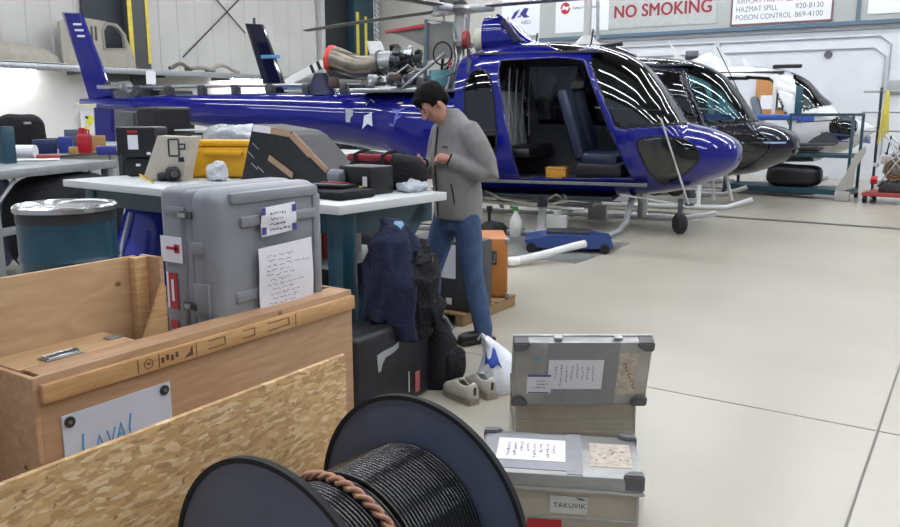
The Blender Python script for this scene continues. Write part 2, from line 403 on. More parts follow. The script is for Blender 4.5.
for s in (0, pi):
    pts = [(.16*cos(a+s)*.9, .16*sin(a+s)) for a in [i*.2 for i in range(-1, 15)]]
    pts2 = [(.05*cos(a+s)+.05*cos(s), .07*sin(a+s)+.01) for a in [i*.25 for i in range(11, -1, -1)]]
    mb.prism([(-p[0]+0, p[1]) for p in pts+pts2], -.02, -.014)
for i in range(len(mb.v)): x, y, z = mb.v[i]; mb.v[i] = (y, -x+.5, z+.66)
mb.build('emblem', mat('crimson ink', '#b0273a', .5), t)
text('lettering', 'Sahtu Helicopters', .115, basis((-.014, .28, .62), (0, -1, 0), (0, 0, 1)), mat('slate ink', '#4b4f63', .5), t, ext=.002, shear=.15, xs=.98)
t = board('wall_banner', 'white banner with purple letters cut off at the top right corner', 'banner', 2.5, -.4, 3.82, 5.2, SIGNW)
text('lettering', 'ceo', .5, basis((-.014, 1.15, .36), (0, -1, 0), (0, 0, 1)), mat('purple ink', '#6a4f9c', .5), t, ext=.002, off=.01)
# pipes on the back wall
PIPE = mat('grey conduit', '#9ea3a6', .4)
for k, (z, y0, y1) in enumerate(((3.33, 9.2, 2.2), (3.07, 9.0, 2.3), (3.5, 9.4, -3))):
    tag(T('wall_conduit', PIPE, [(XB-.03, y0, z), (XB-.03, y1, z)] + ([(XB-.03, y1-.25, z-.2), (XB-.03, y1-.25, .6)] if k < 2 else []), .018),
        ('grey conduit pipe just under the upper one, bending down at the right', 'lowest grey conduit pipe on the white wall, bending down at the right', 'thin topmost conduit running right below the slate band edge')[k], 'conduit')
t = thing('junction_box', 'grey electrical box fixed on the white wall above the yellow straps', 'electrical box', (XB-.08, 1.82, 2.03))
B('housing', LIGHTGREY, (0, 0, .15), (.14, .3, .3), t, bev=.01); B('cover', PIPE, (-.075, 0, .15), (.012, .26, .26), t)
tag(CY('wall_speaker', mat('round sounder', '#55575b', .5), (XB-.01, 3.27, 2.95), (XB-.07, 3.27, 2.95), .09), 'small round grey sounder on the white wall above the white helicopter', 'sounder')
tag(CY('wall_speaker', LIGHTGREY, (XB-.01, 5.9, 3.3), (XB-.08, 5.9, 3.3), .07), 'small pale round fitting on the conduit over the dark blue helicopter', 'sounder')
t = thing('hose_reel', 'dark wall bracket with black hose loops behind the dark helicopter', 'hose bracket', (XB-.1, 6.3, 2.5))
B('bracket', DARKGREY, (0, 0, .25), (.16, .2, .5), t)
T('hose', BLACKM, [(-.1+.02*sin(k), -.25+.3*cos(k*.5), .12+.18*sin(k*.5)) for k in range(15)], .02, t)
t = thing('cork_board', 'brown cork board with pinned sheets on the wall behind the white helicopter', 'notice board', (XB-.04, 4.3, 1.6))
B('panel', mat('cork', '#b98550', .8, var=.12, scale=60), (0, 0, .37), (.03, 1.15, .85), t)
B('frame_picture', BLACK, (-.025, -.08, .26), (.02, .3, .4), t); B('sheet', PAPER, (-.04, -.08, .26), (.01, .2, .3), t, bev=0); B('sheet', PAPER, (-.025, .3, .24), (.01, .28, .34), t, bev=0)
# ------------------------------------------------------------------ storage shelf on the left wall and what is on it
t = thing('wall_shelf', 'long grey steel shelf along the ribbed left wall', 'shelf', (8.5, YL-.02, 2.42))
B('deck', mat('shelf deck', '#8b8d8c', .5), (1., -.38, .13), (21, .72, .05), t); B('front_rail', STEEL, (1., -.75, .085), (21, .04, .13), t)
for k in range(9): B('bracket', DARKSTEEL, (-6+k*2., -.36, .04), (.05, .7, .12), t)
FAIR = mat('primer fairing', '#a19d90', .55, var=.08)
t = thing('door_panel', 'beige bare helicopter door with a window hole, upright on the wall shelf', 'door panel', (11.05, 16.55, 2.575))
outer = [(-.9, .02), (-.92, .9), (-.6, 1.05), (.2, 1.0), (.62, .8), (.82, .35), (.88, .02)]
hole = [(.12, .42), (.1, .78), (.2, .93), (.42, .92), (.6, .72), (.62, .45)]
def ringprism(outer, hole, d0, d1, name, m, parent):
    bm = bmesh.new(); es = []
    for poly in (outer, hole):
        vs = [bm.verts.new((x, d0, z)) for x, z in poly]
        es += [bm.edges.new((vs[i], vs[(i+1) % len(vs)])) for i in range(len(vs))]
    bmesh.ops.triangle_fill(bm, use_beauty=True, edges=es)
    g = bmesh.ops.extrude_face_region(bm, geom=list(bm.faces))
    for v in g['geom']:
        if isinstance(v, bmesh.types.BMVert): v.co.y += d1-d0
    bmesh.ops.recalc_face_normals(bm, faces=bm.faces)
    me = bpy.data.meshes.new(name); bm.to_mesh(me); bm.free(); return link(name, me, m, parent)
ringprism(outer, hole, -.03, .05, 'skin', FAIR, t)
ringprism([(x*1.0, z) for x, z in [(.07, .37), (.05, .8), (.18, .99), (.45, .97), (.66, .74), (.68, .4)]], hole, -.05, -.03, 'window_rim', mat('grey rim', '#8f8c84', .5), t)
for dx in (-.15, -.04, .06): B('vent_slot', DARKGREY, (dx-.15, -.035, .72), (.05, .012, .3), t)
t = thing('fairing_shell', 'pale curved fairing shell lying at the left end of the wall shelf', 'fairing', (9.2, 16.5, 2.59))
MB().loft([(0, 0, 0, .85, .25), (0, 0, .14, .83, .24), (-.1, 0, .28, .7, .2), (-.3, 0, .38, .45, .12), (-.35, 0, .41, .1, .03)], 40).build('shell', FAIR, t, 60)
B('lip', LIGHTGREY, (0, -.0, .01), (1.75, .5, .02), t, bev=.005)
tag(B('shelf_plank', DARKGREY, (7.6, 16.62, 2.62), (.9, .3, .08)), 'dark flat board on the wall shelf under the pale fairing', 'board')
for k, (x0, x1, dz, m, lb) in enumerate(((12.75, 13.4, .12, '#6d6459', 'curved brown trim strip lying on the wall shelf right of the column'), (13.3, 14.2, .06, '#8f8a80', 'long pale trim strip lying on the wall shelf past the brown one'), (14.0, 15.1, .16, '#a69f92', 'bent pale off-cut at the right end of the shelf items'))):
    tag(T('trim_strip', mat('strip%d' % k, m, .6), [(x0+(x1-x0)*i/8, 16.4+.1*k, 2.63+dz*sin(i/8*pi)**2) for i in range(9)], .045), lb, 'trim strip')
for k, (p, q) in enumerate((((13.6, 2.95), (15.6, 4.6)), ((14.6, 4.6), (15.7, 3.7)))):
    structure(T('trim_%d' % (20+k), DARKGREY, [(p[0], YL-.06, p[1]), (q[0], YL-.06, q[1])], .018))
# tag label hung under the shelf
tag(B('shelf_tag', PAPER, (12.05, 16.18, 2.38), (.26, .01, .3), bev=0), 'white card hung under the wall shelf beside the blue tail fin', 'card')
t = thing('wall_poster', 'pale poster with yellow and black shapes low on the white wall', 'poster', (10.85, 16.9, 1.12))
B('sheet', PAPER, (0, 0, .25), (.34, .012, .5), t, bev=0)
MB().box((.04, -.012, .3), (.16, .01, .2), (0, .5, 0)).box((-.05, -.012, .12), (.12, .01, .1)).build('print', mat('lime print', '#d9dc3c', .6), t); B('mark', BLACK, (-.04, -.014, .36), (.08, .01, .05), t, rot=(0, .6, 0), bev=0)
# fluorescent tubes under the shelf
TUBE = mat('lit tube', '#ffffff', .5, emit='#fbfbff', estr=110)
for k in range(4):
    t = thing('under_shelf_light', 'lit tube fitting under the wall shelf, hidden by its front rail', 'light', (4.6+k*2.1 if k < 3 else 15.6, 16.78, 2.5), group='tube lights under the wall shelf')
    B('housing', WHITE, (0, 0, .02), (1.8, .12, .04), t); B('tube', TUBE, (0, 0, -.02), (1.7, .035, .035), t)
# black case and junk behind the tail, on a low cabinet
t = thing('tool_cabinet', 'grey cabinet standing against the left wall behind the blue tail boom', 'cabinet', (12.6, 16.3, 0))
B('body', LIGHTGREY, (0, 0, .55), (2.0, .6, 1.1), t)
for k in range(3): B('drawer', mat('drawer grey', '#93979a', .5), (0, -.31, .2+k*.33), (1.9, .02, .3), t)
t = thing('equipment_case', 'black case with a red light on the cabinet behind the tail boom', 'case', (12.65, 16.25, 1.1))
B('body', BLACK, (0, 0, .5), (.95, .4, 1.0), t, bev=.03); B('lamp', RED, (-.15, -.02, 1.03), (.12, .08, .05), t); B('latch', STEEL, (.2, -.21, .6), (.07, .02, .1), t)

# ------------------------------------------------------------------ helicopters
def pchip(xs, ys, x):
    n = len(xs)
    if x <= xs[0]: return ys[0]
    if x >= xs[-1]: return ys[-1]
    h = [xs[i+1]-xs[i] for i in range(n-1)]; d = [(ys[i+1]-ys[i])/h[i] for i in range(n-1)]
    def m(i):
        if i == 0: return d[0]
        if i == n-1: return d[-1]
        if d[i-1]*d[i] <= 0: return 0
        return 2*d[i-1]*d[i]/(d[i-1]+d[i])
    for i in range(n-1):
        if x <= xs[i+1]:
            s = (x-xs[i])/h[i]; a, b = m(i), m(i+1)
            return (2*s**3-3*s**2+1)*ys[i]+(s**3-2*s**2+s)*h[i]*a+(-2*s**3+3*s**2)*ys[i+1]+(s**3-s**2)*h[i]*b
def inpoly(x, y, P):
    c = False; j = len(P)-1
    for i in range(len(P)):
        if (P[i][1] > y) != (P[j][1] > y) and x < (P[j][0]-P[i][0])*(y-P[i][1])/(P[j][1]-P[i][1])+P[i][0]: c = not c
        j = i
    return c
class Shell:
    def __init__(s, secs): s.S = secs; s.c = list(zip(*secs))
    def at(s, t): return [pchip(s.c[0], s.c[k], t) for k in range(1, 5)]
    def surf(s, t, z, off=0.):
        zb, zt, w, e = s.at(t); h = (zt-zb)/2; u = min(1, abs((z-(zb+zt)/2)/h)); return w*max(0, 1-u**e)**(1/e)+off
    def pt(s, t, ph):
        zb, zt, w, e = s.at(t); c, q = cos(ph), sin(ph); h = (zt-zb)/2
        return (t, w*math.copysign(abs(c)**(2/e), c), (zb+zt)/2+h*math.copysign(abs(q)**(2/e), q))
    def make(s, classify, parent, mats, dt=.035, n=132, caps=(True, True), t0=None, t1=None, nm=None):
        t0 = s.S[0][0] if t0 is None else t0; t1 = s.S[-1][0] if t1 is None else t1
        k = max(2, int((t1-t0)/dt)); parts = {}
        ts = [t0+(t1-t0)*(i/k) for i in range(k+1)]
        if caps[0]: ts = [t0+.004, t0+.012]+ts[1:]
        G = [[s.pt(t, 2*pi*j/n) for j in range(n)] for t in ts]
        for i in range(len(ts)-1):
            for j in range(n):
                q = (G[i][j], G[i][(j+1) % n], G[i+1][(j+1) % n], G[i+1][j])
                c = [sum(p[a] for p in q)/4 for a in range(3)]
                key = classify(c[0], c[1], c[2])
                if key is None: continue
                if key != 'body': key += '+' if c[1] > 0 else '-'
                d = parts.setdefault(key, ({}, [], []))
                f = []
                for (a, b) in ((i, j), (i, (j+1) % n), (i+1, (j+1) % n), (i+1, j)):
                    if (a, b) not in d[0]: d[0][(a, b)] = len(d[1]); d[1].append(G[a][b])
                    f.append(d[0][(a, b)])
                d[2].append(tuple(f))
        for e, i in ((0, 0), (1, len(ts)-1)):
            if caps[e]:
                d = parts.setdefault('body', ({}, [], [])); f = []
                for j in range(n):
                    if (i, j) not in d[0]: d[0][(i, j)] = len(d[1]); d[1].append(G[i][j])
                    f.append(d[0][(i, j)])
                d[2].append(tuple(f))
        out = {}
        for key, (_, vs, fs) in parts.items():
            mb = MB(); mb.add(vs, fs); k0 = key.rstrip('+-'); o = mb.build((nm or {}).get(k0, k0), mats[k0], parent, 50)
            sd = o.modifiers.new('s', 'SOLIDIFY'); sd.thickness = .022 if key == 'body' else .008; sd.offset = -1
            if key == 'body': o.data.materials.append(mat('cabin lining', '#4a4c50', .7, var=.15)); sd.material_offset = 1; sd.material_offset_rim = 0
            out[key] = o
        return out
CABIN = [(0., .97, 1.13, .06, 2.), (.06, .87, 1.22, .27, 2.1), (.2, .76, 1.31, .44, 2.2), (.4, .67, 1.39, .60, 2.3), (.7, .57, 1.48, .75, 2.4),
         (.82, .54, 1.64, .79, 2.4), (1.05, .50, 1.96, .86, 2.4), (1.33, .47, 2.25, .91, 2.5), (1.67, .46, 2.42, .93, 2.7), (2.0, .46, 2.50, .93, 3.), (2.8, .46, 2.56, .93, 3.), (3.4, .46, 2.52, .92, 3.), (3.78, .50, 2.40, .87, 3.)]
BOOM = [(3.70, .49, 1.90, .88, 3.), (4.2, .57, 1.90, .80, 2.8), (4.8, .80, 1.90, .64, 2.5), (5.2, .98, 1.90, .5, 2.3), (6.0, 1.11, 1.90, .41, 2.), (6.7, 1.18, 1.90, .36, 2.), (8.6, 1.37, 1.89, .25, 2.), (9.6, 1.55, 1.87, .17, 2.), (10.5, 1.64, 1.85, .12, 2.), (11.12, 1.72, 1.83, .05, 2.)]
WS = [(.55, 1.46), (1.56, 1.40), (1.95, 2.25), (1.80, 2.7), (1.0, 2.4)]
WS3 = [(.72, 1.78), (1.42, 1.62), (1.66, 2.4), (1.6, 2.9), (1.0, 2.6)]
CHIN = [(1.30, 1.22), (1.22, 1.27), (.94, 1.29), (.66, 1.25), (.52, 1.10), (.52, .95), (.87, .66), (1.0, .66), (1.18, .90)]
DOOR = [(2.02, 2.26), (2.35, 2.31), (3.14, 2.28), (3.16, 2.15), (2.86, .70), (1.34, .74), (1.50, 1.10), (1.66, 1.42), (1.84, 1.85)]
RWIN = [(3.60, 1.50), (3.64, 1.9), (3.58, 2.12), (3.45, 2.18), (3.30, 2.14), (3.22, 1.95), (3.16, 1.45), (3.14, 1.1), (3.2, 1.02), (3.35, 1.05), (3.5, 1.2)]
DGLASS = glass('dark tinted glass', '#6c7076', .05, .02)
CGLASS = glass('clear windshield', '#a9b4b8', .05, .02)
def chaikin(P, k=2):
    for _ in range(k):
        Q = []
        for i in range(len(P)):
            a, b = P[i], P[(i+1) % len(P)]; Q += [(a[0]*.75+b[0]*.25, a[1]*.75+b[1]*.25), (a[0]*.25+b[0]*.75, a[1]*.25+b[1]*.75)]
        P = Q
    return P
CHIN = chaikin(CHIN); RWIN = chaikin(RWIN)
CHIN3 = chaikin([(.95, 1.32), (.85, 1.5), (.5, 1.52), (.38, 1.35), (.5, 1.1), (.8, 1.05)])
def polyloop(sh, P, sgn, off=.004, sub=8):
    pts = []
    for i in range(len(P)):
        a, b = P[i], P[(i+1) % len(P)]
        for k in range(sub):
            t = a[0]+(b[0]-a[0])*k/sub; z = a[1]+(b[1]-a[1])*k/sub; pts.append((t, sgn*sh.surf(t, z, off), z))
    return pts
def helicopter(label, O, d, paint, res=(.035, 132), far_open=True, WS=WS, roofwin=True, CHIN=CHIN, wsm=None, CAB=CABIN, BM=BOOM, engine=True, doors_open=True, tailskid=True, zs=0., name='helicopter', rotor=True, cowl=True, roofcol=None):
    ang = atan2(d[1], d[0])
    root = thing(name, label, 'helicopter', (O[0], O[1], zs), ang)
    # local x = station aft of the nose; local y: +y is far side?  n=(-dy,dx) is +y
    sh = Shell(CAB)
    def cls(t, v, z):
        if abs(v) > .25*sh.at(t)[2] and t > .4 and t < 1.4 and inpoly(t, z, CHIN): return 'chin'
        if inpoly(t, z, WS): return 'wind' if abs(v) > .035 else 'body'
        if abs(v) > .55 and t > 1.3:
            if inpoly(t, z, DOOR): return None if (doors_open and (v > 0 or far_open)) else ('side' if z > 1.42 else 'body')
            if inpoly(t, z, RWIN): return 'rear'
        if roofwin and 1.98 < t < 2.6 and z > 2.3 and .18 < abs(v) < .66 and ((t-2.28)/.3)**2+((abs(v)-.42)/.23)**2 < 1: return 'roof'
        return 'body'
    mats = dict(body=paint, chin=DGLASS, wind=wsm or CGLASS, side=DGLASS, rear=DGLASS, roof=DGLASS)
    sh.make(cls, root, mats, dt=res[0], n=res[1], nm=dict(body='cabin_shell', chin='chin_window', wind='windshield', side='door_window', rear='rear_window', roof='roof_window'))
    bs = Shell(BM)
    bs.make(lambda t, v, z: 'body', root, dict(body=paint), dt=.06, n=64, nm=dict(body='tail_boom'))
    for sg in (-1, 1):
        T('window_seal', RUBBER, polyloop(sh, CHIN, sg, .004, 2), .007, root, 6, True)
        T('window_seal', RUBBER, polyloop(sh, RWIN, sg, .002, 2), .008, root, 6, True)
        if doors_open: T('door_seal', mat('seal grey', '#2a2c33', .6), polyloop(sh, DOOR, sg, -.012), .009, root, 6, True)
        T('windshield_frame', RUBBER, [(t, sg*sh.surf(t, z, .004), z) for t, z in [(.72+.8*k/10, 1.455-.055*k/10) for k in range(11)]]+[(1.52+.38*k/8, 0, 1.40+.85*k/8) for k in range(0)], .01, root, 6)
    return root, sh, bs
def interior(root, seat, sh):
    INT = mat('cabin interior grey', '#4a4d52', .7, var=.15)
    B('cabin_floor', mat('cabin floor', '#6b6c6a', .6, var=.2), (2.4, 0, .66), (2.5, 1.6, .04), root)
    B('rear_bulkhead', INT, (3.6, 0, 1.5), (.04, 1.6, 1.6), root)
    B('headliner', mat('headliner', '#3b3d42', .8), (2.65, 0, 2.38), (1.7, 1.4, .03), root)
    # instrument panel + binnacle
    mb = MB(); mb.box((1.0, -.05, 1.33), (.3, .75, .32), (0, -.35, 0), .05).box((1.0, -.05, 1.0), (.2, .35, .55), None, .03)
    ip = mb.build('instrument_panel', BLACK, root, 30)
    for k in range(5): CY('gauge', mat('gauge face', '#5c6066', .4), (1.16, -.33+k*.14, 1.38), (1.19, -.33+k*.14, 1.39), .05, ip)
    for sg in (-1, 1):
        s = bpy.data.objects.new('pilot_seat', None); COL.objects.link(s); s.parent = root; s.location = (1.8, sg*.42, .7)
        MB().box((0, 0, .28), (.5, .5, .16), (0, -.06, 0), .06).build('cushion', seat, s, 40)
        MB().box((.40, 0, .74), (.16, .48, .98), (0, .3, 0), .07).build('backrest', seat, s, 40)
        MB().box((0, 0, .11), (.62, .48, .24), None, .04).build('base', BLACK, s, 30)
    rb = bpy.data.objects.new('rear_bench', None); COL.objects.link(rb); rb.parent = root; rb.location = (2.88, 0, .7)
    B('cushion', BLACK, (.1, 0, .35), (.5, 1.5, .14), rb, bev=.05)
    for k in range(4): MB().box((.36, -.57+k*.38, .8), (.12, .34, .8), (0, .14, 0), .04).build('backrest', mat('light grey seat cloth', '#a9abae', .8), rb, 40)
    for k in range(4): T('seat_belt', mat('belt webbing', '#8a8c90', .7), [(.2, -.6+k*.38, 1.5), (.22, -.62+k*.38, 1.1), (.2, -.58+k*.38, .55)], .012, rb, 6)
    for k in range(5): T('wiring', BLACKM, [(.35, -.5+.2*k, 1.7), (.25, -.45+.2*k, 1.45+.05*k), (.33, -.5+.2*k, 1.2)], .018, rb, 6)
    T('grab_bar', STEEL, [(.95, .5, 1.62), (1.9, .5, 1.66)], .012, root)
def skids(root, m, z=.045, f=1.55, r=4.3, w=1.1, front_tip=False, sides=(-1, 1)):
    for sg in sides:
        pts = [(f+.35, sg*w, z), (r, sg*w, z)]
        if front_tip: pts = [(f-.75, sg*w, .2), (f-.6, sg*w, .14), (f-.35, sg*w, z+.01), (f, sg*w, z)]+pts
        else: # forward cross tube flows into the skid
            pts = [(f+.02, sg*.15, .47), (f+.02, sg*.45, .44), (f+.02, sg*.72, .33), (f+.03, sg*.95, .17), (f+.1, sg*1.06, .075), (f+.22, sg*w, z)]+pts
        T('skid', m, pts, .042, root, 14)
        B('skid_tread', BLACKM, ((f+r)/2+.6, sg*w, z+.043), (1.6, .05, .012), root)
    xs = (f+.1, r-.6) if front_tip else (r-.6,)
    for x in xs:
        T('cross_tube', m, [(x, -w, z), (x, -w*.8, .25), (x, -.4, .44), (x, .4, .44), (x, w*.8, .25), (x, w, z)], .038, root, 12)
def fin_set(root, paint, zt=3.3, vent=True, mk=None, dx=0.):
    # vertical fin, swept; thickness along y
    def foil(poly, th, name, m):
        poly = [(p[0]+dx, p[1]) for p in poly]; mb = MB(); n = len(poly); cx = sum(p[0] for p in poly)/n; cz = sum(p[1] for p in poly)/n
        vs = []
        for s, k in ((-1, .82), (-1, 1), (1, 1), (1, .82)):
            for x, z in poly:
                vs.append((cx+(x-cx)*k, s*th*(1 if k < 1 else .35), cz+(z-cz)*(k if k == 1 else .97)))
        fs = [tuple(range(n)), tuple(range(4*n-1, 3*n-1, -1))]
        for L in range(3): fs += [(L*n+i, L*n+(i+1) % n, (L+1)*n+(i+1) % n, (L+1)*n+i) for i in range(n)]
        return mb.add(vs, fs).build(name, m, root, 35)
    f = foil([(10.38, 1.86), (10.90, 1.8), (11.38, zt+.02), (10.98, zt-.01)], .045, 'tail_fin', paint)
    if vent: foil([(10.42, 1.7), (10.84, 1.72), (10.88, .84), (10.44, .94)], .045, 'ventral_fin', paint)
    st = MB(); st.box((9.95+dx, 0, 1.70), (.38, 2.2, .035), None, .015).build('stabilizer', paint, root, 30)
    return f, st
# --- the blue helicopter
d1 = (-.235, .972)
heli, SH, BS = helicopter('bright royal blue helicopter with open engine bay and no doors, nose pointing right', (11.15, 2.65), d1, BLUE, res=(.019, 260), far_open=False)
interior(heli, mat('dark blue leather', '#1b2440', .4, var=.15), SH)
GSK = mat('grey skid paint', '#8d9092', .4, metal=.3, var=.08)
skids(heli, GSK, sides=(1,), w=1.32, f=1.35)
T('skid', mat('white skid paint', '#c9cbca', .35, var=.04), [(.3, -.85, .14), (.45, -.85, .1), (.72, -.85, .055), (.95, -.85, .045), (4.6, -.85, .045)], .04, heli, 12)
T('cross_tube', GSK, [(1.37, .15, .46), (1.37, -.3, .44), (1.37, -.6, .3), (1.4, -.85, .05)], .04, heli)
f, _ = fin_set(heli, BLUE)
# local +y points: n = (-dy, dx) -> toward the viewer is +y
mk = mat('white decal', '#d8dcea', .5)
for k, w in enumerate((.3, .32, .28)): B('marking', mk, (11.02-.03*k, .047, 3.1-.1*k), (w*.6, .004, .035), f, rot=(0, -.05, 0), bev=0)
B('tail_light', STEEL, (10.8, 0, 1.78), (.9, .02, .02), heli)
CY('tail_gearbox', STEEL, (10.05, .0, 2.03), (10.45, .0, 2.03), .1, heli, .07)
CY('tail_rotor_hub', DARKSTEEL, (10.25, .05, 2.04), (10.25, .28, 2.04), .07, heli)
MB().box((10.2, .3, 2.02), (.5, .05, .06), None, .01).build('pitch_arm', STEEL, heli)
B('stabilizer_tip', mat('cream tip', '#d6d2bd', .5), (9.98, 1.1, 1.70), (.42, .03, .06), heli)
T('drive_shaft', STEEL, [(5.6, 0, 2.02), (10.1, 0, 2.02)], .028, heli)
for k in range(7): B('bearing_block', DARKSTEEL, (5.9+k*.66, 0, 1.96), (.12, .14, .17), heli, bev=.02)
# navy cap behind exhaust on boom
MB().loft([(6.25, 0, 1.86, .25, .2), (6.3, 0, 2.0, .2, .17), (6.3, 0, 2.2, .1, .12)], 24).build('boom_fairing', mat('dark blue fairing', '#10143c', .5), heli, 60)
# emblem and placards on the boom side
def decal(name, t, z, w, h, m, kind='box'):
    v = BS.surf(t, z, .004)
    zb, zt, ww, e = BS.at(t); s2 = BS.surf(t, z+.05); tilt = atan2(v-s2, .05)
    return MB().box((t, v, z), (w, .004, h), (-0+tilt*0, 0, 0)).build(name, m, heli)
decal('placard', 5.6, 1.55, .12, .2, mat('grey placard', '#a9adb8', .5))
def blobdecal(name, t, z, pts, m):
    mb = MB(); vs = [(t-x, BS.surf(t-x, z+y, .006), z+y) for x, y in pts]; mb.add(vs, [tuple(range(len(vs)))]); o = mb.build(name, m, heli); sd = o.modifiers.new('s', 'SOLIDIFY'); sd.thickness = .004; return o
blobdecal('emblem', 5.28, 1.55, [(-.1, -.2), (-.06, -.02), (-.05, .16), (.0, .24), (.08, .2), (.07, .02), (.09, -.16), (.0, -.12)], mk)
blobdecal('emblem', 4.75, 1.55, [(-.12, -.14), (-.08, .1), (.04, .08), (.13, .12), (.08, -.02), (.0, -.06), (-.04, -.16)], mat('pale blue decal', '#5561b4', .4))
blobdecal('warning_triangle', 4.72, 1.76, [(-.05, -.04), (.05, -.04), (0, .06)], mat('yellow decal', '#d8cf58', .5))
# engine bay
ENG = bpy.data.objects.new('engine', None); COL.objects.link(ENG); ENG.parent = heli
B('engine_deck', mat('deck grey', '#6f7276', .5, metal=.4), (4.6, 0, 1.9), (1.7, 1.2, .04), heli)
EXH = mat('exhaust steel', '#8b8378', .3, metal=.9, var=.2)
ctl = [(6.12, 0, 2.42), (6.0, 0, 2.40), (5.85, 0, 2.34), (5.65, 0, 2.28), (5.45, 0, 2.28), (5.25, 0, 2.34)]
mb = MB(); mb.tube(ctl, [.19, .185, .18, .175, .17, .165], 30, cap=False); mb.tube([(p[0], p[1], p[2]) for p in ctl], [.17, .165, .16, .155, .15, .145], 30, cap=False); mb.build('exhaust_pipe', EXH, ENG, 60)
mb = MB(); M, L = axisM((6.15, 0, 2.425), (6.02, 0, 2.40)); mb.lathe([(.165, 0), (.2, .005), (.205, .06), (.19, .08), (.165, .08)], 32, 0, M, False, False); mb.build('exhaust_ring', mat('coral red cover', '#d8443a', .5), ENG, 50)
CY('turbine_case', STEEL, (5.28, 0, 2.33), (4.98, 0, 2.36), .175, ENG, .17, bev=.02)
CY('clamp_ring', DARKSTEEL, (5.28, 0, 2.33), (5.25, 0, 2.335), .195, ENG)
CY('compressor', DARKSTEEL, (4.98, 0, 2.36), (4.74, 0, 2.38), .15, ENG, .11, bev=.03)
R = random.Random(5)
for k in range(20):
    a = R.uniform(0, 2*pi); x = R.uniform(4.6, 5.05); r = R.uniform(.12, .22)
    MB().box((x, r*cos(a), 2.37+r*sin(a)), (R.uniform(.05, .13), R.uniform(.05, .1), R.uniform(.06, .14)), (a, 0, 0), .015).build('accessory', (DARKSTEEL, BLACK, BLACK, DARKSTEEL, STEEL)[k % 5], ENG, 30)
for k in range(16):
    x = R.uniform(4.2, 5.9); y = R.uniform(-.3, .45); z = R.uniform(1.98, 2.1)
    MB().box((x, y, z), (R.uniform(.1, .22), R.uniform(.08, .16), R.uniform(.06, .16)), (0, 0, R.uniform(0, 3)), .02).build('accessory', (DARKSTEEL, STEEL, mat('dull brown', '#4d3a33', .6))[k % 3], ENG, 30)
for k in range(16):
    x0 = R.uniform(4.1, 5.6); pts = [(x0, R.uniform(-.2, .4), 2.0)]
    for j in range(4): p = pts[-1]; pts.append((p[0]+R.uniform(-.22, .12), p[1]+R.uniform(-.12, .12), p[2]+R.uniform(-.03, .16)))
    T('engine_hose', (BLACKM, STEEL, mat('braided hose', '#6f6d69', .5, metal=.6))[k % 3], pts, R.uniform(.009, .018), ENG, 7)
CY('oil_tank', mat('teal reservoir', '#5d9096', .35, coat=.5), (4.22, .25, 1.95), (4.22, .25, 2.2), .16, ENG, bev=.02)
# firewall frame
T('firewall_frame', TEALL, [(4.95, .35, 1.92), (4.42, .35, 2.0), (4.40, .35, 2.9), (3.98, .35, 2.84), (3.92, .35, 2.62)], .022, ENG, 8)
T('firewall_frame', TEALL, [(4.4, .35, 1.92), (4.38, .36, 2.9)], .02, ENG, 8)
MB().box((4.2, .3, 2.6), (.42, .02, .5), (0, .08, 0)).build('firewall_panel', mat('grey panel', '#7f7f7c', .5), ENG)
T('hoop', BLACKM, [(4.12+.14*cos(a*.35), .4, 2.42+.16*sin(a*.35)) for a in range(18)], .013, ENG, 6, True)
T('brace', STEEL, [(4.75, .4, 1.95), (4.1, .38, 2.42)], .026, ENG); T('brace', TEALL, [(4.3, .45, 2.0), (3.7, .4, 2.25)], .012, ENG)
# raised cowl flap, red-edged
MB().prism([(4.42, 2.86), (5.1, 2.77), (4.9, 2.72), (4.62, 2.6), (4.42, 2.5)], .1, .13).build('cowl_flap', mat('grey flap', '#77716f', .5), ENG)
MB().prism([(4.42, 2.88), (5.12, 2.785), (5.12, 2.755), (4.42, 2.82)], .09, .16).build('flap_edge', mat('crimson edge', '#a72a36', .5), ENG)
# gearbox, mast, hub, blades
HUBX = 4.0
CY('main_gearbox', mat('gearbox grey', '#8b8d8c', .45, metal=.5), (HUBX, 0, 1.92), (HUBX, 0, 2.35), .24, heli, .14, bev=.02)
CY('rotor_mast', LIGHTGREY, (HUBX, 0, 2.35), (HUBX, 0, 3.02), .075, heli)
CY('swashplate', mat('swashplate grey', '#9b9c9a', .4, metal=.6), (HUBX, 0, 2.52), (HUBX, 0, 2.6), .2, heli, bev=.015)
for k in range(3):
    a = k*2.094+.4; T('pitch_link', STEEL, [(HUBX+.2*cos(a), .2*sin(a), 2.56), (HUBX+.24*cos(a), .24*sin(a), 2.98)], .018, heli, 8)
    a += .9; T('gearbox_strut', mat('strut white', '#c5c7c8', .4), [(HUBX+.34*cos(a), .34*sin(a), 1.92), (HUBX+.09*cos(a), .09*sin(a), 2.62)], .026, heli, 8)
T('gearbox_strut', mat('strut white', '#c5c7c8', .4), [(3.85, .36, 1.92), (3.87, .3, 2.4)], .024, heli, 8)
for k in range(10):
    a = R.uniform(0, 6.28); T('control_rod', (STEEL, BLACKM)[k % 2], [(HUBX+.3*cos(a), .3*sin(a), 2.0), (HUBX+.26*cos(a+.3), .26*sin(a+.3), 2.35), (HUBX+.18*cos(a+.1), .18*sin(a+.1), 2.55)], .012, heli, 6)
CY('cooling_fan', mat('cream fan housing', '#cfcbb8', .5), (3.72, .1, 2.62), (3.56, .1, 2.62), .17, heli, bev=.03)
CY('hydraulic_pump', mat('pump red', '#9c2b30', .4), (3.86, .2, 2.62), (3.8, .2, 2.62), .12, heli); B('valve', RED, (4.02, .38, 2.28), (.06, .06, .06), heli, bev=.02)
hb = bpy.data.objects.new('rotor_head', None); COL.objects.link(hb); hb.parent = heli; hb.location = (HUBX, 0, 3.06)
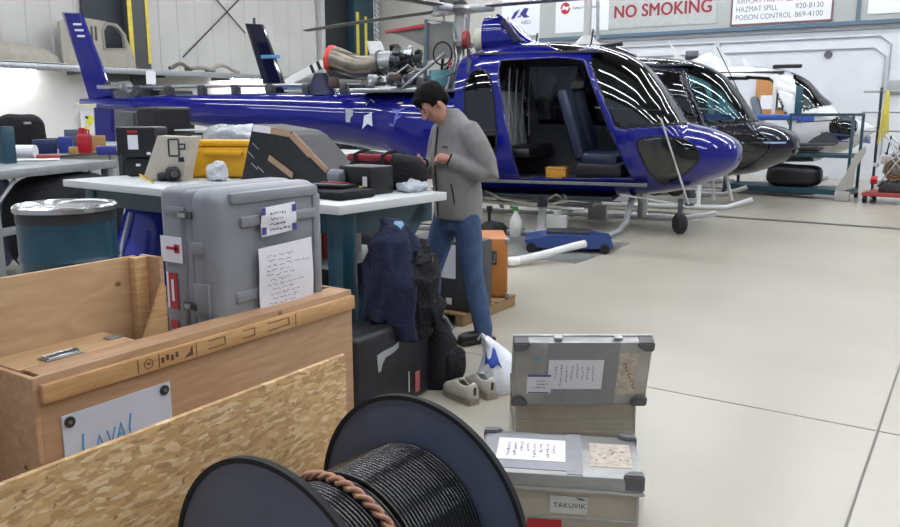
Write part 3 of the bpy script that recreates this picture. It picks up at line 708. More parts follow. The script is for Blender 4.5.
MB().loft([(0, 0, -.05, .2, .2), (0, 0, 0, .24, .24), (0, 0, .05, .2, .2)], 30).build('star_plate', STEEL, hb, 40)
CY('cap', BLACKM, (0, 0, .05), (0, 0, .13), .14, hb, .08)
wd = Vector((.88, 3.72)); ang0 = atan2(wd.y, wd.x)-atan2(d1[1], d1[0])
BL = mat('rotor blade grey', '#5c5d5b', .45, var=.1)
for k in range(3):
    a = ang0+(0, -2.907, 1.72)[k]
    e = bpy.data.objects.new('rotor_blade', None); COL.objects.link(e); e.parent = heli; e.location = (HUBX, 0, 3.06); e.rotation_euler = (0, 0, a)
    MB().box((.38, 0, 0), (.36, .13, .11), None, .02).build('sleeve', STEEL, e, 30)
    ln = 4.0 if k == 0 else 4.9
    mb = MB(); vs = []
    for i in range(13):
        x = .5+(ln-.5)*i/12; z = .02-.03*(i/12)**2; c = .15 if i < 12 else .1
        for (yy, zz) in ((-c, 0), (-c*.5, .022), (c*.3, .02), (c, 0), (c*.3, -.016), (-c*.5, -.018)): vs.append((x, yy*.8, z+zz))
    fs = [(i*6+j, i*6+(j+1) % 6, i*6+6+(j+1) % 6, i*6+6+j) for i in range(12) for j in range(6)]+[tuple(range(6)), tuple(range(72, 78))]
    mb.add(vs, fs).build('airfoil', BL, e, 40)
# blue cowling with air intake
ck = Shell([(2.82, 2.45, 2.56, .12, 2.2), (2.98, 2.42, 2.68, .3, 2.2), (3.15, 2.4, 2.84, .36, 2.4), (3.3, 2.4, 2.93, .38, 2.6), (3.55, 2.38, 2.93, .38, 2.6)])
ck.make(lambda t, v, z: 'body', heli, dict(body=BLUE), n=64, nm=dict(body='gearbox_cowling'))
MB().prism([(2.98, 2.58), (3.06, 2.56), (3.28, 2.84), (3.22, 2.88)], .1, .40).build('air_intake', mat('intake navy', '#0d1036', .5), heli)
MB().tube([(3.0, .34, 2.52), (3.12, .36, 2.74), (3.22, .36, 2.86), (3.34, .3, 2.93)], .02, 8).build('intake_lip', BLUE, heli, 40)
for x, y in ((3.0, -.55), (2.12, -.25)): T('antenna', BLACKM, [(x, y, 2.5), (x-.03, y, 2.75)], .012, heli, 6)
B('wire_cutter', BLACK, (1.9, -.1, 2.5), (.5, .05, .05), heli, rot=(0, .1, 0))
# rods at the nose and belly kit
T('side_rod', LIGHTGREY, [(1.0, .90, 1.52), (.62, .64, .42)], .013, heli, 8)
T('side_rod', LIGHTGREY, [(1.5, .7, .52), (.75, .68, .42), (.62, .62, .36)], .012, heli, 8)
t2 = bpy.data.objects.new('nose_wheel_kit', None); COL.objects.link(t2); t2.parent = heli; t2.location = (.72, .62, .16)
CY('wheel', RUBBER, (.05, .03, .0), (-.05, -.03, .0), .14, t2, bev=.03); B('fork', DARKSTEEL, (0, 0, .2), (.06, .14, .26), t2); B('bracket', STEEL, (-.1, -.05, .3), (.2, .08, .06), t2)
CY('canister', DARKSTEEL, (-.1, -.2, .22), (-.1, -.2, .42), .06, t2)
T('belly_hose', mat('beige hose', '#8f8a78', .6), [(3.4, .6, .50), (3.1, .75, .40), (2.7, .8, .36), (2.4, .75, .36), (2.2, .7, .40), (2.25, .7, .5)], .014, heli, 6)
T('belly_hose', mat('beige hose', '#8f8a78', .6), [(2.5, .72, .4), (2.35, .74, .5), (2.25, .7, .42), (2.45, .7, .34)], .014, heli, 6)
B('belly_panel', mat('belly teal', '#26353c', .6), (2.6, 0, .45), (2.0, 1.3, .05), heli)
B('step', mat('step white', '#cfd1d0', .4), (1.35, -1.08, .28), (.07, .07, .5), heli)
# things in the cabin
t = thing('parts_bin', 'small orange bin on the cabin floor between the blue seats', 'bin', (11.15-.235*2.42+.972*-.35, 2.65+.972*2.42+.235*.35*-1, .68), atan2(.972, -.235))
MB().box((0, 0, .07), (.28, .26, .14), None, .01).build('tub', mat('orange bin plastic', '#c08a2e', .5), t, 30)
MB().box((0, 0, .15), (.3, .28, .03), None, .01).build('lid', mat('orange bin plastic', '#c08a2e', .5), t, 30)

# --- the dark helicopter behind
NAVY = mat('midnight navy gloss paint', '#0c0f26', .2, coat=1., var=.06, scale=3, spec=.15)
DARKG = mat('navy pod', '#151833', .2, coat=1.)
h2, S2, B2 = helicopter('midnight navy helicopter standing just behind the royal blue one', (14.9, 2.6), (-.266, .964), NAVY, doors_open=False, wsm=glass('aqua windshield', '#c4dcde', .03, .02), BM=[(a if a < 4 else 3.7+(a-3.7)*.93, *q) for a, *q in BOOM])
interior(h2, mat('bright blue upholstery', '#35a0dc', .6, var=.1), S2)
skids(h2, mat('white skid paint', '#c9cbca', .35, var=.04), front_tip=True, f=1.5, r=4.6, w=1.15)
f, st = fin_set(h2, NAVY, zt=3.38, dx=-.62)
B('band', mat('sky blue band', '#4f86b8', .4), (10.20, 0, 2.72), (.40, .1, .07), f)
CY('fin_light', DARKSTEEL, (10.55, 0, 3.36), (10.55, 0, 3.5), .03, h2)
B('fin_fillet', mat('sky blue band', '#4f86b8', .4), (9.6, 0, 2.1), (1.3, .09, .05), h2)
CY('rotor_mast', LIGHTGREY, (3.7, 0, 2.45), (3.7, 0, 4.4), .07, h2); T('mast_rod', STEEL, [(3.5, 0, 2.5), (3.55, 0, 4.4)], .03, h2)
MB().loft([(3.6, 0, 2.4, .9, .5), (3.6, 0, 2.6, .8, .42), (3.6, 0, 2.75, .5, .3), (3.6, 0, 2.8, .2, .14)], 40).build('engine_cowling', NAVY, h2, 60)
MB().loft([(3.7, 0, 2.8, .25, .16), (3.7, 0, 2.95, .1, .1)], 24).build('mast_fairing', LIGHTGREY, h2, 60)
bd = bpy.data.objects.new('tail_rotor_blade', None); COL.objects.link(bd); bd.parent = h2; bd.location = (9.75, .3, 2.15); bd.rotation_euler = (0, .42, 0)
MB().box((-.62, 0, 0), (1.15, .03, .16), None, .01).build('paddle', WHITE, bd)
for k in range(3): B('stripe', BLACK, (-.72-.16*k, .0, 0), (.07, .036, .165), bd, bev=0)
T('drive_shaft', LIGHTGREY, [(6, 0, 2.03), (10.3, 0, 2.03)], .04, h2)
MB().prism([(1.95, 2.46), (2.12, 2.46), (2.28, 2.86)], -.02, .02).build('antenna', WHITE, h2)
T('antenna', BLACKM, [(1.05, .1, 1.95), (1.45, .1, 2.7)], .009, h2, 6)
B('side_trim', mat('pale blue stripe', '#8fb0d8', .3, coat=1.), (.62, .70, 1.10), (.75, .02, .03), h2, rot=(0, 0, .35))
for k in range(2): t2 = CY('ground_wheel', RUBBER, (2.0+.35*k, .55, .32), (2.0+.35*k, .4, .32), .17, h2, bev=.03)
for k in range(2): T('undercarriage_leg', LIGHTGREY, [(1.05+.3*k, .5, .1), (1.2+.2*k, .4, .62)], .03, h2, 8)
# --- white helicopter
W3 = mat('white gloss aircraft paint', '#dcdfe0', .2, coat=.8, var=.03)
up3 = [(a, b+.12+(.22 if a < .3 else .1 if a < .9 else 0), c+(.1 if a < .9 else .0)-(.02 if a > .9 else 0), w, e) for a, b, c, w, e in CABIN]
h3, S3, B3 = helicopter('white helicopter with a blue lower stripe parked farthest right behind the cart', (18.15, 1.75), (-.2, .98), W3, CAB=up3, WS=WS3, roofwin=False, wsm=glass('pale windshield', '#d5dfe2', .03, .02), CHIN=CHIN3)
interior(h3, mat('grey seats', '#7c8894', .6), S3)
skids(h3, mat('white skid paint', '#c9cbca', .35), front_tip=True, f=1.5, r=4.2)
fin_set(h3, W3)
BL3 = mat('cobalt stripe', '#2c55a8', .3, coat=.6)
def stripe(sh, root, tz, m, name='stripe', sg=1, off=.008):
    mb = MB(); vs = []
    for t, z0, z1 in tz: vs += [(t, sg*sh.surf(t, z0, off), z0), (t, sg*sh.surf(t, z1, off), z1)]
    mb.add(vs, [(2*i, 2*i+1, 2*i+3, 2*i+2) for i in range(len(tz)-1)]); o = mb.build(name, m, root); sd = o.modifiers.new('s', 'SOLIDIFY'); sd.thickness = .006; return o
stripe(S3, h3, [(.1+.12*k, .98+.01*k, 1.12+.012*k) for k in range(9)], BL3)
stripe(S3, h3, [(1.2+.15*k, 1.42, 1.55) for k in range(3)], BL3)
MB().box((2.4, 1.0, 1.5), (1.9, .05, .12), None, .02).build('door_rail', BL3, h3, 30)
for x in (1.95, 2.95): B('door_post', W3, (x, .93, 1.9), (.07, .05, .85), h3)
MB().loft([(3.3, 0, 2.45, .55, .4), (3.3, 0, 2.65, .45, .34), (3.2, 0, 2.82, .2, .2)], 30).build('engine_cowling', W3, h3, 50)
CY('exhaust_stub', DARKSTEEL, (3.5, .1, 2.75), (3.75, .1, 2.75), .12, h3)
MB().box((1.75, .3, 2.5), (.55, .25, .07), None, .03).build('roof_vent', BLACK, h3, 30)
MB().prism([(2.35, 2.45), (2.55, 2.45), (2.62, 2.72)], .1, .13).build('antenna', WHITE, h3)
MB().prism([(2.75, 2.45), (3.15, 2.45), (3.2, 2.95), (3.1, 2.95)], .2, .24).build('cowl_fin', W3, h3)
MB().box((1.2, .0, 1.64), (.35, .9, .2), None, .05).build('glare_shield', BLACK, h3, 30)
B('door_lining', mat('teal door lining', '#1f4c5c', .5), (1.50, .93, 1.80), (.13, .03, .6), h3)
# ------------------------------------------------------------------ racks and trolleys at the right
t = thing('parts_cart', 'dark teal two-tier steel cart on castors holding helicopter panels', 'cart', (16.7, 3.05, 0), -.1)
CT = mat('cart teal', '#1f4450', .45, var=.1)
for z, h in ((.14, .1), (.80, .06)): MB().box((0, 0, z), (.8, 2.3, h), None, .01).build('shelf', CT, t)
for x in (-.38, .38):
    for y in (-1.13, 1.13):
        B('post', CT, (x, y, .85 if y < 0 else .5), (.05, .05, 1.45 if y < 0 else .8), t)
        CY('castor', BLACK, (x, y-.03, .05), (x, y+.03, .05), .05, t)
MB().box((-.38, -.6, 1.55), (.05, 1.1, .05)).box((-.38, -.05, 1.2), (.04, .04, .75)).box((.38, -.6, 1.55), (.05, 1.1, .05)).box((0, -1.13, 1.55), (.8, .05, .05)).build('top_rail', CT, t, 30)
tag(MB().blob((16.6, 2.95, .40), (.55, 1.0, .42), 3.6, .02, 3., 2, floor=.192).build('engine_cover', BLACK, None, 60), 'black rounded cowl resting on the lower tier of the teal cart', 'cover')
for k, (y, z, c, lb) in enumerate(((3.3, .86, '#22272a', 'dark flat panel at the bottom of the stack on the cart tier'), (3.2, .92, '#33383b', 'charcoal panel lying tilted in the middle of the cart stack'), (3.0, .99, '#4b4f50', 'grey frame panel on top of the stack on the cart tier'))):
    tag(MB().box((16.7, y-.1, z), (.6, 1.2, .035), (0, .03*k, .1*k), .01).build('stored_cover', mat('panel%d' % k, c, .5)), lb, 'panel', 'panels stacked on the cart')
tag(MB().prism([(-.5, 0), (.5, 0), (.42, .3), (.1, .42), (-.3, .2)], -.02, .02, Matrix.Translation((16.6, 2.5, 1.01)) @ Matrix.Scale(.55, 4) @ Matrix.Rotation(-1.4, 4, 'Z')).build('bracket_frame', DARKSTEEL), 'dark angular bracket frame standing on the upper cart tier', 'bracket')
FAIR2 = mat('grey composite', '#a5a39c', .5, var=.06)
t = thing('leg_fairing', 'pale grey curved leg fairing leaning upright on the right of the cart', 'fairing', (16.1, 1.92, .0))
MB().prism([(-.05, .2), (.06, .25), (.08, .6), (.22, .9), (.20, 1.0), (.05, .85), (-.05, .55), (-.22, .2), (-.2, .17)], -.03, .03, Matrix.Rotation(-1.57, 4, 'Z')).build('skin', FAIR2, t, 30)
B('foot', FAIR2, (0, .1, .09), (.12, .25, .18), t, bev=.02)
t = thing('engine_trolley', 'low red trolley on black castors carrying a stripped engine', 'trolley', (16.35, 1.1, 0), -.1)
B('deck', mat('trolley red', '#9d3a3c', .5), (0, -.1, .16), (.9, 1.3, .06), t)
for x in (-.4, .4):
    for y in (-.65, .5): CY('castor', BLACK, (x, y-.03, .065), (x, y+.03, .065), .065, t)
t = thing('turboshaft_engine', 'grey stripped turbine engine with a round coil on the red trolley', 'engine', (16.3, 1.1, .19))
MB().lathe([(.08, -.3), (.22, -.25), (.25, 0), (.2, .2), (.12, .3)], 28, 0, Matrix.Translation((0, 0, .45)) @ Matrix.Rotation(pi/2, 4, 'X')).build('core', mat('engine grey', '#8a877f', .45, metal=.6, var=.3), t, 40)
for k in range(3): MB().tube([(-.24, .1+(.08+.05*k)*cos(a*.3), .42+(.08+.05*k)*sin(a*.3)) for a in range(21)], .02, 6, True).build('coil', mat('bronze', '#8a7358', .4, metal=.7), t, 40)
for k in range(22): MB().box((R.uniform(-.25, .2), R.uniform(-.45, .45), R.uniform(.08, .85)), (R.uniform(.05, .16),)*2+(R.uniform(.05, .2),), (0, R.uniform(0, 2), 0), .01).build('accessory', (DARKSTEEL, STEEL, RED, LIGHTGREY)[k % 4 if k % 7 else 2], t, 30)
for k in range(8): T('pipe', (STEEL, BLACKM)[k % 2], [(R.uniform(-.3, 0), R.uniform(-.4, .4), .1), (R.uniform(-.3, 0), R.uniform(-.4, .4), .6), (R.uniform(-.2, .1), R.uniform(-.4, .4), 1.0)], .015, t, 6)
B('stand', DARKSTEEL, (0, 0, .1), (.3, .7, .2), t)
t = thing('pipe_rack', 'grey steel pipe rack over the engine trolley at the right edge', 'rack', (17.2, 1.1, 0))
for y in (-.75, .55): T('post', DARKSTEEL, [(0, y, 0), (0, y, 2.05)], .025, t, 8)
for z in (1.25, 1.6, 1.98): T('rail', STEEL, [(0, -1.2, z), (0, .85, z)], .022, t, 8)
t = thing('lifting_straps', 'bundle of yellow lifting straps hanging from the pipe rack', 'straps', (17.14, 1.55, 1.0))
for k in range(4): B('strap', mat('yellow webbing', '#cfc04a', .7), (-.03-.008*k, .028*k-.05, .6-.04*k), (.006, .035, .8+.05*k), t, rot=(.05*(k-1.5), 0, 0))
tag(MB().box((17.1, .95, 1.72), (.3, .4, .2), None, .03).build('gearbox_part', BLACKM), 'black cluster of hose fittings lying across the pipe rack rails', 'fittings')

# ------------------------------------------------------------------ things under the blue helicopter
DB = mat('dolly blue', '#25417f', .4, coat=.4, var=.1)
t = thing('ground_dolly', 'low blue wheeled dolly standing under the blue helicopter', 'dolly', (8.60, 3.98, 0))
t.rotation_euler = (0, 0, -1.12)
MB().prism([(-.45, .06), (-.5, .14), (-.2, .2), (.2, .2), (.5, .15), (.52, .06), (.2, .05), (-.2, .05)], -.28, .28).build('deck', DB, t, 30)
for x in (-.42, .42):
    for y in (-.3, .3): CY('wheel', RUBBER, (x, y-.025, .055), (x, y+.025, .055), .055, t)
B('top_plate', DARKSTEEL, (0, 0, .215), (.5, .3, .03), t)
t = thing('tow_bar', 'white tubular tow arm resting on the blue dolly', 'tow bar', (7.3, 3.98, 0), atan2(-.4, .75))
T('arm', mat('white enamel', '#d7d9d8', .35), [(-.02, .0, .06), (.15, .0, .07), (.4, .0, .10), (.75, .0, .15), (.92, .0, .17)], .042, t, 14)
MB().blob((-.02, .0, .055), (.16, .12, .1), 2.6, floor=.003).build('shoe', WHITE, t, 50)
t = thing('spray_bottle', 'white spray bottle with a green trigger head near the jack stand', 'bottle', (9.15, 4.98, 0), 1.0)
MB().lathe([(.07, 0), (.08, .02), (.08, .2), (.05, .27), (.028, .3), (.028, .33)], 24).build('body', mat('milky plastic', '#d0d4cd', .4), t, 50)
MB().box((.01, 0, .36), (.06, .05, .06), None, .01).box((.08, 0, .375), (.12, .035, .035), None, .01).box((.07, 0, .33), (.02, .03, .08), (0, .5, 0), .005).build('trigger_head', mat('green plastic', '#3c7d3a', .4), t, 30)
t = thing('jack_stand', 'grey jack stand with a black rubber top under the blue helicopter', 'jack stand', (9.25, 4.65, 0))
MB().lathe([(.14, 0), (.12, .06), (.06, .14), (.045, .36), (.05, .4)], 24).build('column', mat('jack grey', '#9a9b99', .4, metal=.4), t, 40)
CY('pad', BLACK, (0, 0, .40), (0, 0, .52), .07, t, .06)
t = thing('tool_pump', 'small black hand pump standing beside the spray bottle', 'pump', (8.55, 5.0, 0))
MB().blob((0, 0, .13), (.45, .3, .26), 2.6, .03, 7, 4, floor=0).build('body', BLACKM, t, 40); CY('lever', BLACK, (-.05, 0, .2), (-.05, 0, .42), .02, t); CY('knob', BLACK, (-.05, 0, .4), (-.05, 0, .46), .035, t)
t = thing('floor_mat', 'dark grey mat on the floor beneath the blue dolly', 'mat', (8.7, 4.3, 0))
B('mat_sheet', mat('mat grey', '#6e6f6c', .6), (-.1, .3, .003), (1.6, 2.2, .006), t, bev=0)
for k in range(3):
    tag(T('aluminium_pole', mat('pole alu', '#c6c8c6', .35, metal=.5), [(10.0+.55*k, 4.4+.1*k, .30), (10.2+.55*k, 7.8, .33)], .03), ('nearest silver pole lying on trestle stands behind the blue helicopter skid', 'middle silver pole on the trestle stands', 'farthest silver pole on the trestle stands')[k], 'pole', 'poles under the helicopter')
for k in range(2):
    t = thing('trestle_stand', 'low grey trestle stand %s end of the silver poles' % ('at the right' if k == 0 else 'at the left'), 'trestle', (10.6, 4.75+2.6*k, 0))
    B('beam', LIGHTGREY, (0, 0, .245), (1.5, .06, .05), t)
    for x in (-.7, .7): B('leg', LIGHTGREY, (x, 0, .11), (.05, .3, .22), t)
t = thing('measuring_stand', 'thin black upright stand on the floor right behind the man', 'stand', (8.6, 5.75, 0))
B('base', BLACK, (0, 0, .015), (.35, .25, .03), t); T('rod', BLACK, [(0, 0, .03), (0, 0, .75)], .012, t, 6); B('arm', BLACK, (0, -.18, .7), (.02, .38, .02), t)

# ------------------------------------------------------------------ right workbench (white top, teal frame)
t = thing('workbench', 'white-topped workbench with a dark teal frame beside the standing man', 'workbench', (3.86, 4.25, 0), -.06)
MB().box((-.06, -.02, 1.08), (.96, 2.86, .05), None, .004).build('bench_top', mat('white laminate', '#cfd3d4', .45, var=.03), t, 30)
for x, y in ((-.37, -1.3), (-.37, 1.25), (.36, 1.25)):
    B('leg', TEAL, (x, y, .52), (.12, .12, 1.04), t, bev=.006)
MB().box((0, -1.3, .98), (.8, .09, .12)).box((0, 1.25, .98), (.8, .09, .12)).box((-.37, 0, .98), (.09, 2.5, .12)).box((.36, 0, .98), (.09, 2.5, .12)).build('apron', TEAL, t)
MB().box((-.02, -1.3, .67), (.98, .09, .11), (0, -.80, 0), .004).build('slanted_leg', TEAL, t); T('brace', TEAL, [(-.42, -1.2, .35), (-.42, -.5, .95)], .04, t, 4)
B('lower_shelf', DARKGREY, (0, 0, .3), (.8, 2.5, .03), t)
B('file_shelf', LIGHTGREY, (.02, -.75, .70), (.72, .8, .02), t)
R2 = random.Random(3)
for k, c in enumerate(('#d5d2cc', '#b8403c', '#dcdad4', '#c9c03e', '#8f9a3a', '#d8d5cf')):
    tag(B('binder', mat('binder%d' % k, c, .6), (3.55+k*.075, 3.4, .84), (.055, .24, .25), bev=.003), ('white', 'red', 'pale', 'yellow', 'olive green', 'cream')[k]+' binder standing on the shelf under the white workbench', 'binder', 'binders under the workbench')
t = thing('parts_drawer_case', 'black and grey drawer case with red tags on the lower bench shelf', 'drawer case', (3.62, 3.9, .315))
B('body', BLACK, (0, .0, .17), (.2, .5, .34), t)
for k in range(2): B('tag', RED, (-.105, -.15+.3*k, .2), (.01, .12, .08), t)
t = thing('floor_bag', 'glossy bright blue bag slumped beneath the left end of the workbench', 'bag', (3.78, 5.22, .315))
t.scale = (1, 1, 1.12)
MB().loft([(0, 0, 0, .22, .25, 2.5), (0, 0, .25, .24, .24, 2.5), (0, 0, .5, .16, .2), (0, 0, .62, .08, .14)], 30, 0, .03, 7, 3).build('sack', mat('glossy blue film', '#2430a8', .22, coat=.6, bump=.6, bscale=14), t, 60)
T('fold', mat('white strip', '#d6d8e4', .4), [(-.24, .06, .1), (-.235, .0, .3), (-.18, -.04, .5)], .012, t, 6)
t = thing('dark_bag', 'dark soft bag with a lime handle on the floor between drum and bench', 'bag', (2.9, 5.0, 0))
MB().blob((0, 0, .3), (.5, .5, .6), 2.6, .04, 4, 5, floor=0).build('sack', BLACKF, t, 60); T('handle', mat('lime handle', '#a7ad3c', .5), [(-.05, -.1, .58), (.0, -.2, .66), (.06, -.26, .58)], .018, t, 6)

for k, (x, y, c, lb) in enumerate(((5.25, 4.95, '#15181d', 'added black tote on the floor behind the left half of the white workbench'), (4.95, 6.3, '#10161c', 'added dark slate tote on the floor left of the bench end'))):
    tt = thing('dark_filler_box', lb, 'filler box', (x, y, 0), .3)  # dark boxes added only to darken the bright gap beneath the benches
    MB().box((0, 0, .38), (.7, 1.0, .74), None, .03).build('tub', mat('filler box%d' % k, c, .6), tt, 30); MB().box((0, 0, .78), (.74, 1.04, .06), None, .015).build('lid', BLACKM, tt, 30)
# ---- on the workbench
ZT = 1.106
t = thing('hard_case', 'black upright equipment case with white and red stickers on the white bench', 'case', (3.98, 5.50, ZT), .5)
MB().box((0, 0, .075), (.2, .24, .15), None, .03).build('base_shell', BLACK, t, 30)
MB().box((0, 0, .265), (.24, .32, .235), None, .02).build('lid_shell', BLACK, t, 30)
B('sticker', PAPER, (-.123, .02, .265), (.004, .08, .11), t, bev=0); B('sticker', RED, (-.123, .02, .345), (.004, .08, .02), t, bev=0); B('sticker', PAPER, (-.123, -.1, .18), (.004, .03, .02), t, bev=0); B('sticker', PAPER, (-.103, .0, .09), (.004, .035, .02), t, bev=0)
for y in (-.12, .12): B('latch', DARKSTEEL, (-.12, y, .15), (.02, .02, .04), t)
t = thing('carton', 'beige cardboard box with a black printed frame mark, tilted on the bench', 'carton', (3.83, 5.0, ZT+.01), rot=(0, 0, .45))
t.scale = (.8, .85, .85)
CARD = mat('pale cardboard', '#bdb6a8', .75, var=.05)
MB().prism([(-.2, .0), (.16, -.01), (.26, .36), (-.04, .37)], -.1, .1, Matrix.Rotation(-pi/2, 4, 'Z')).build('box_body', CARD, t, 30)
mb = MB()
for (y, z, w, h) in ((-.1, .27, .09, .14),):
    for s in (-1, 1): mb.box((-.103, y+s*w/2, z), (.004, .014, h)).box((-.103, y, z+s*h/2), (.004, w, .014))
mb.box((-.103, -.18, .3), (.004, .05, .012)).box((-.103, -.18, .26), (.004, .05, .012)).box((-.103, -.2, .28), (.004, .012, .05)).box((-.103, -.16, .17), (.004, .05, .04)).build('print', INK, t)
YELM = mat('yellow hard plastic', '#dca51a', .4, var=.08)
t = thing('yellow_case', 'bright yellow equipment case lying behind the beige carton on the bench', 'case', (4.26, 4.84, ZT), .45)
MB().box((0, 0, .12), (.26, .6, .24), (0, .0, 0), .04).build('shell', YELM, t, 40); MB().box((0, 0, .26), (.25, .57, .05), None, .02).build('lid', YELM, t, 40)
MB().box((-.14, -.02, .19), (.05, .3, .04), (0, 0, 0), .015).build('handle', YELM, t, 40)
tag(MB().blob((3.96, 4.62, ZT+.06), (.1, .2, .17), 2.0, .045, 12, 3, floor=ZT).build('plastic_bag', mat('crumpled film', '#cfd2d6', .3, var=.1, bump=.7, bscale=30)), 'crumpled white plastic bag in front of the yellow case', 'plastic bag')
tag(MB().blob((6.15, 6.8, 1.32), (.5, 1.0, .3), 2.2, .05, 5, 6, floor=1.2).build('foil_bag', mat('silver film', '#b9bdc2', .25, metal=.5, bump=.8, bscale=20), None, 60), 'shiny silver plastic bag behind the yellow case under the tail boom', 'plastic bag')
t = thing('side_table', 'grey steel table behind the bench, under the blue tail boom', 'table', (6.3, 6.9, 0))
B('table_top', LIGHTGREY, (0, 0, 1.17), (1.0, 3.4, .05), t)
for x in (-.45, .45):
    for y in (-1.6, 1.6): B('leg', DARKSTEEL, (x, y, .57), (.06, .06, 1.14), t)
tag(MB().box((6.3, 8.27, 1.43), (.5, .4, .46), None, .03).build('speaker_box', BLACK), 'black box with latches on the steel table behind the bench', 'case')
for k in range(5): tag(MB().box((6.4, 7.68, 1.21+.045*k), (.4, .56, .02), None, .005).build('document_tray', (LIGHTGREY, DARKGREY)[k % 2]), ('lowest', 'second', 'middle', 'fourth', 'topmost')[k]+' of the stacked flat trays behind the silver bag', 'tray', 'stacked trays behind the bench')
t = thing('power_drill', 'black cordless drill lying on the white bench behind the grey transit case', 'drill', (3.75, 4.86, ZT), 1.0)
MB().blob((0, 0, .06), (.22, .1, .1), 2.5, .008, 12, floor=0).build('motor_housing', BLACKM, t, 50); MB().blob((.1, .06, .03), (.16, .08, .06), 2.6, .006, 12, 2, floor=0).build('grip', BLACK, t, 50); CY('chuck', DARKSTEEL, (-.1, 0, .06), (-.17, 0, .06), .025, t, .015)
T('cord', mat('yellow cord', '#d9b62e', .5), [(-.12, .14, .004), (-.05, .2, .03), (.1, .22, .05), (.2, .14, .008)], .006, t, 6)
t = thing('taped_box', 'dark box with brown paper tape along its edges, propped tilted on the bench', 'box', (4.1, 4.13, ZT), 0)
TAPE = mat('brown paper tape', '#b08f72', .6, var=.05); BX = mat('charcoal carton', '#1c1c20', .5, var=.35, scale=20)
# front face in the y-z plane, tilted
bxp = [(.26, .02), (.12, .41), (-.235, .37), (-.30, .34), (-.58, .11), (-.53, .0), (.0, .0)]
def yz(poly, x0, x1, name, m, parent):
    mb = MB(); n = len(poly); vs = [(x0, y, z) for y, z in poly]+[(x1, y, z) for y, z in poly]
    mb.add(vs, [tuple(range(n)), tuple(range(2*n-1, n-1, -1))]+[(i, i+n, (i+1) % n+n, (i+1) % n) for i in range(n)]); return mb.build(name, m, parent)
yz(bxp, -.13, .16, 'carton_body', BX, t)
def tape(p, q, w, off=-.136, name='tape', m=TAPE):
    p = Vector((0, *p)); q = Vector((0, *q)); d = (q-p); L = d.length; a = atan2(d.z, d.y)
    return MB().box((off, (p.y+q.y)/2, (p.z+q.z)/2), (.008, L, w), (a, 0, 0)).build(name, m, t)
tape((.115, .385), (-.06, .37), .045, m=PAPER, name='label'); tape((-.06, .37), (-.24, .35), .045); tape((-.25, .345), (-.42, .215), .05); tape((-.42, .22), (-.56, .115), .035); tape((-.03, .185), (-.25, .07), .04)
for (y, z) in ((.15, .2), (.12, .12), (.1, .26), (.06, .1)): B('scuff', mat('scuff grey', '#8e8f96', .6), (-.133, y, z), (.004, .07, .008), t, rot=(.5+y, 0, 0), bev=0)
t = thing('tool_bag', 'black tool bag with a dark red top on the far side of the bench', 'bag', (4.17, 3.24, ZT), 0)
MB().blob((0, 0, .11), (.2, .62, .24), 3, .02, 6, 2, floor=0).build('bag_body', BLACKF, t, 50)
MB().box((-.02, .08, .2), (.15, .36, .05), (0, 0, 0), .02).build('top_flap', mat('crimson fabric', '#8a1f2f', .8, bump=.3), t, 40)
for y in (-.05, .18): T('strap', BLACKF, [(-.11, y, .05), (-.1, y, .22), (0, y, .245), (.08, y, .22)], .014, t, 6)
t = thing('charger_unit', 'black electronic unit with a cable and a white barcode sticker on the bench', 'charger', (3.88, 3.2, ZT), -.1)
MB().box((0, -.03, .085), (.2, .28, .17), None, .012).build('housing', BLACK, t, 30); B('sticker', PAPER, (-.102, -.12, .08), (.004, .035, .06), t, bev=0)
CY('coiled_cable', mat('grey coil', '#70757c', .4), (-.1, .18, .1), (-.1, .05, .1), .045, t, bev=.01); T('lead', BLACKM, [(-.12, .08, .06), (-.15, -.02, .04), (-.14, -.1, .01)], .007, t, 6)
B('plug', mat('amber plug', '#c8953a', .5), (-.14, -.13, .01), (.03, .05, .02), t); B('switch', YEL, (-.12, -.1, .035), (.02, .02, .04), t)
t = thing('tablet_pouch', 'black flat zip pouch lying at the front corner of the bench', 'pouch', (3.58, 3.16, ZT), -.1)
MB().box((0, 0, .025), (.3, .38, .05), None, .02).build('pouch_body', BLACKF, t, 40); MB().box((.03, .06, .062), (.2, .24, .025), (0, .05, .3), .01).build('cover_flap', BLACK, t, 40); T('cord', RED, [(.02, .14, .08), (.0, .02, .085), (.05, -.06, .08)], .005, t, 6)
tag(MB().blob((4.1, 2.98, ZT+.03), (.22, .16, .09), 2.0, .03, 14, 8, floor=ZT).build('clear_bag', mat('clear film', '#c3cad2', .25, bump=.8, bscale=30), None, 60), 'clear crumpled plastic bag near the right end of the bench', 'plastic bag')
t = thing('glue_bottle', 'tiny dark bottle with a yellow band on the right end of the bench', 'bottle', (4.22, 2.98, ZT))
CY('body', DARKSTEEL, (0, 0, 0), (0, 0, .035), .022, t); CY('band', YEL, (0, 0, .008), (0, 0, .028), .0235, t)

# ------------------------------------------------------------------ left metal bench
BM_ = mat('galvanised grey', '#9ba0a2', .4, metal=.3, var=.08)
t = thing('metal_bench', 'grey steel bench on square legs behind the teal drum', 'workbench', (4.12, 8.05, 0), .35)
MB().box((0, 0, 1.06), (1.75, 1.5, .08), None, .006).build('bench_top', BM_, t, 30)
for x in (-.8, .8):
    for y in (-.68, .68): B('leg', BM_, (x, y, .51), (.09, .09, 1.02), t)
T('brace', BM_, [(-.8, -.68, .75), (-.5, -.68, 1.0)], .02, t, 6); T('brace', BM_, [(.8, -.68, .75), (.5, -.68, 1.0)], .02, t, 6); B('lower_rail', BM_, (0, -.68, .55), (1.6, .05, .07), t)
tag(MB().blob((4.5, 7.5, .5), (1.1, .7, 1.0), 2.8, .07, 3, 9, floor=0).build('dust_sheet', BLACKF, None, 60), 'black cloth bundle heaped under the grey steel bench', 'bundle')
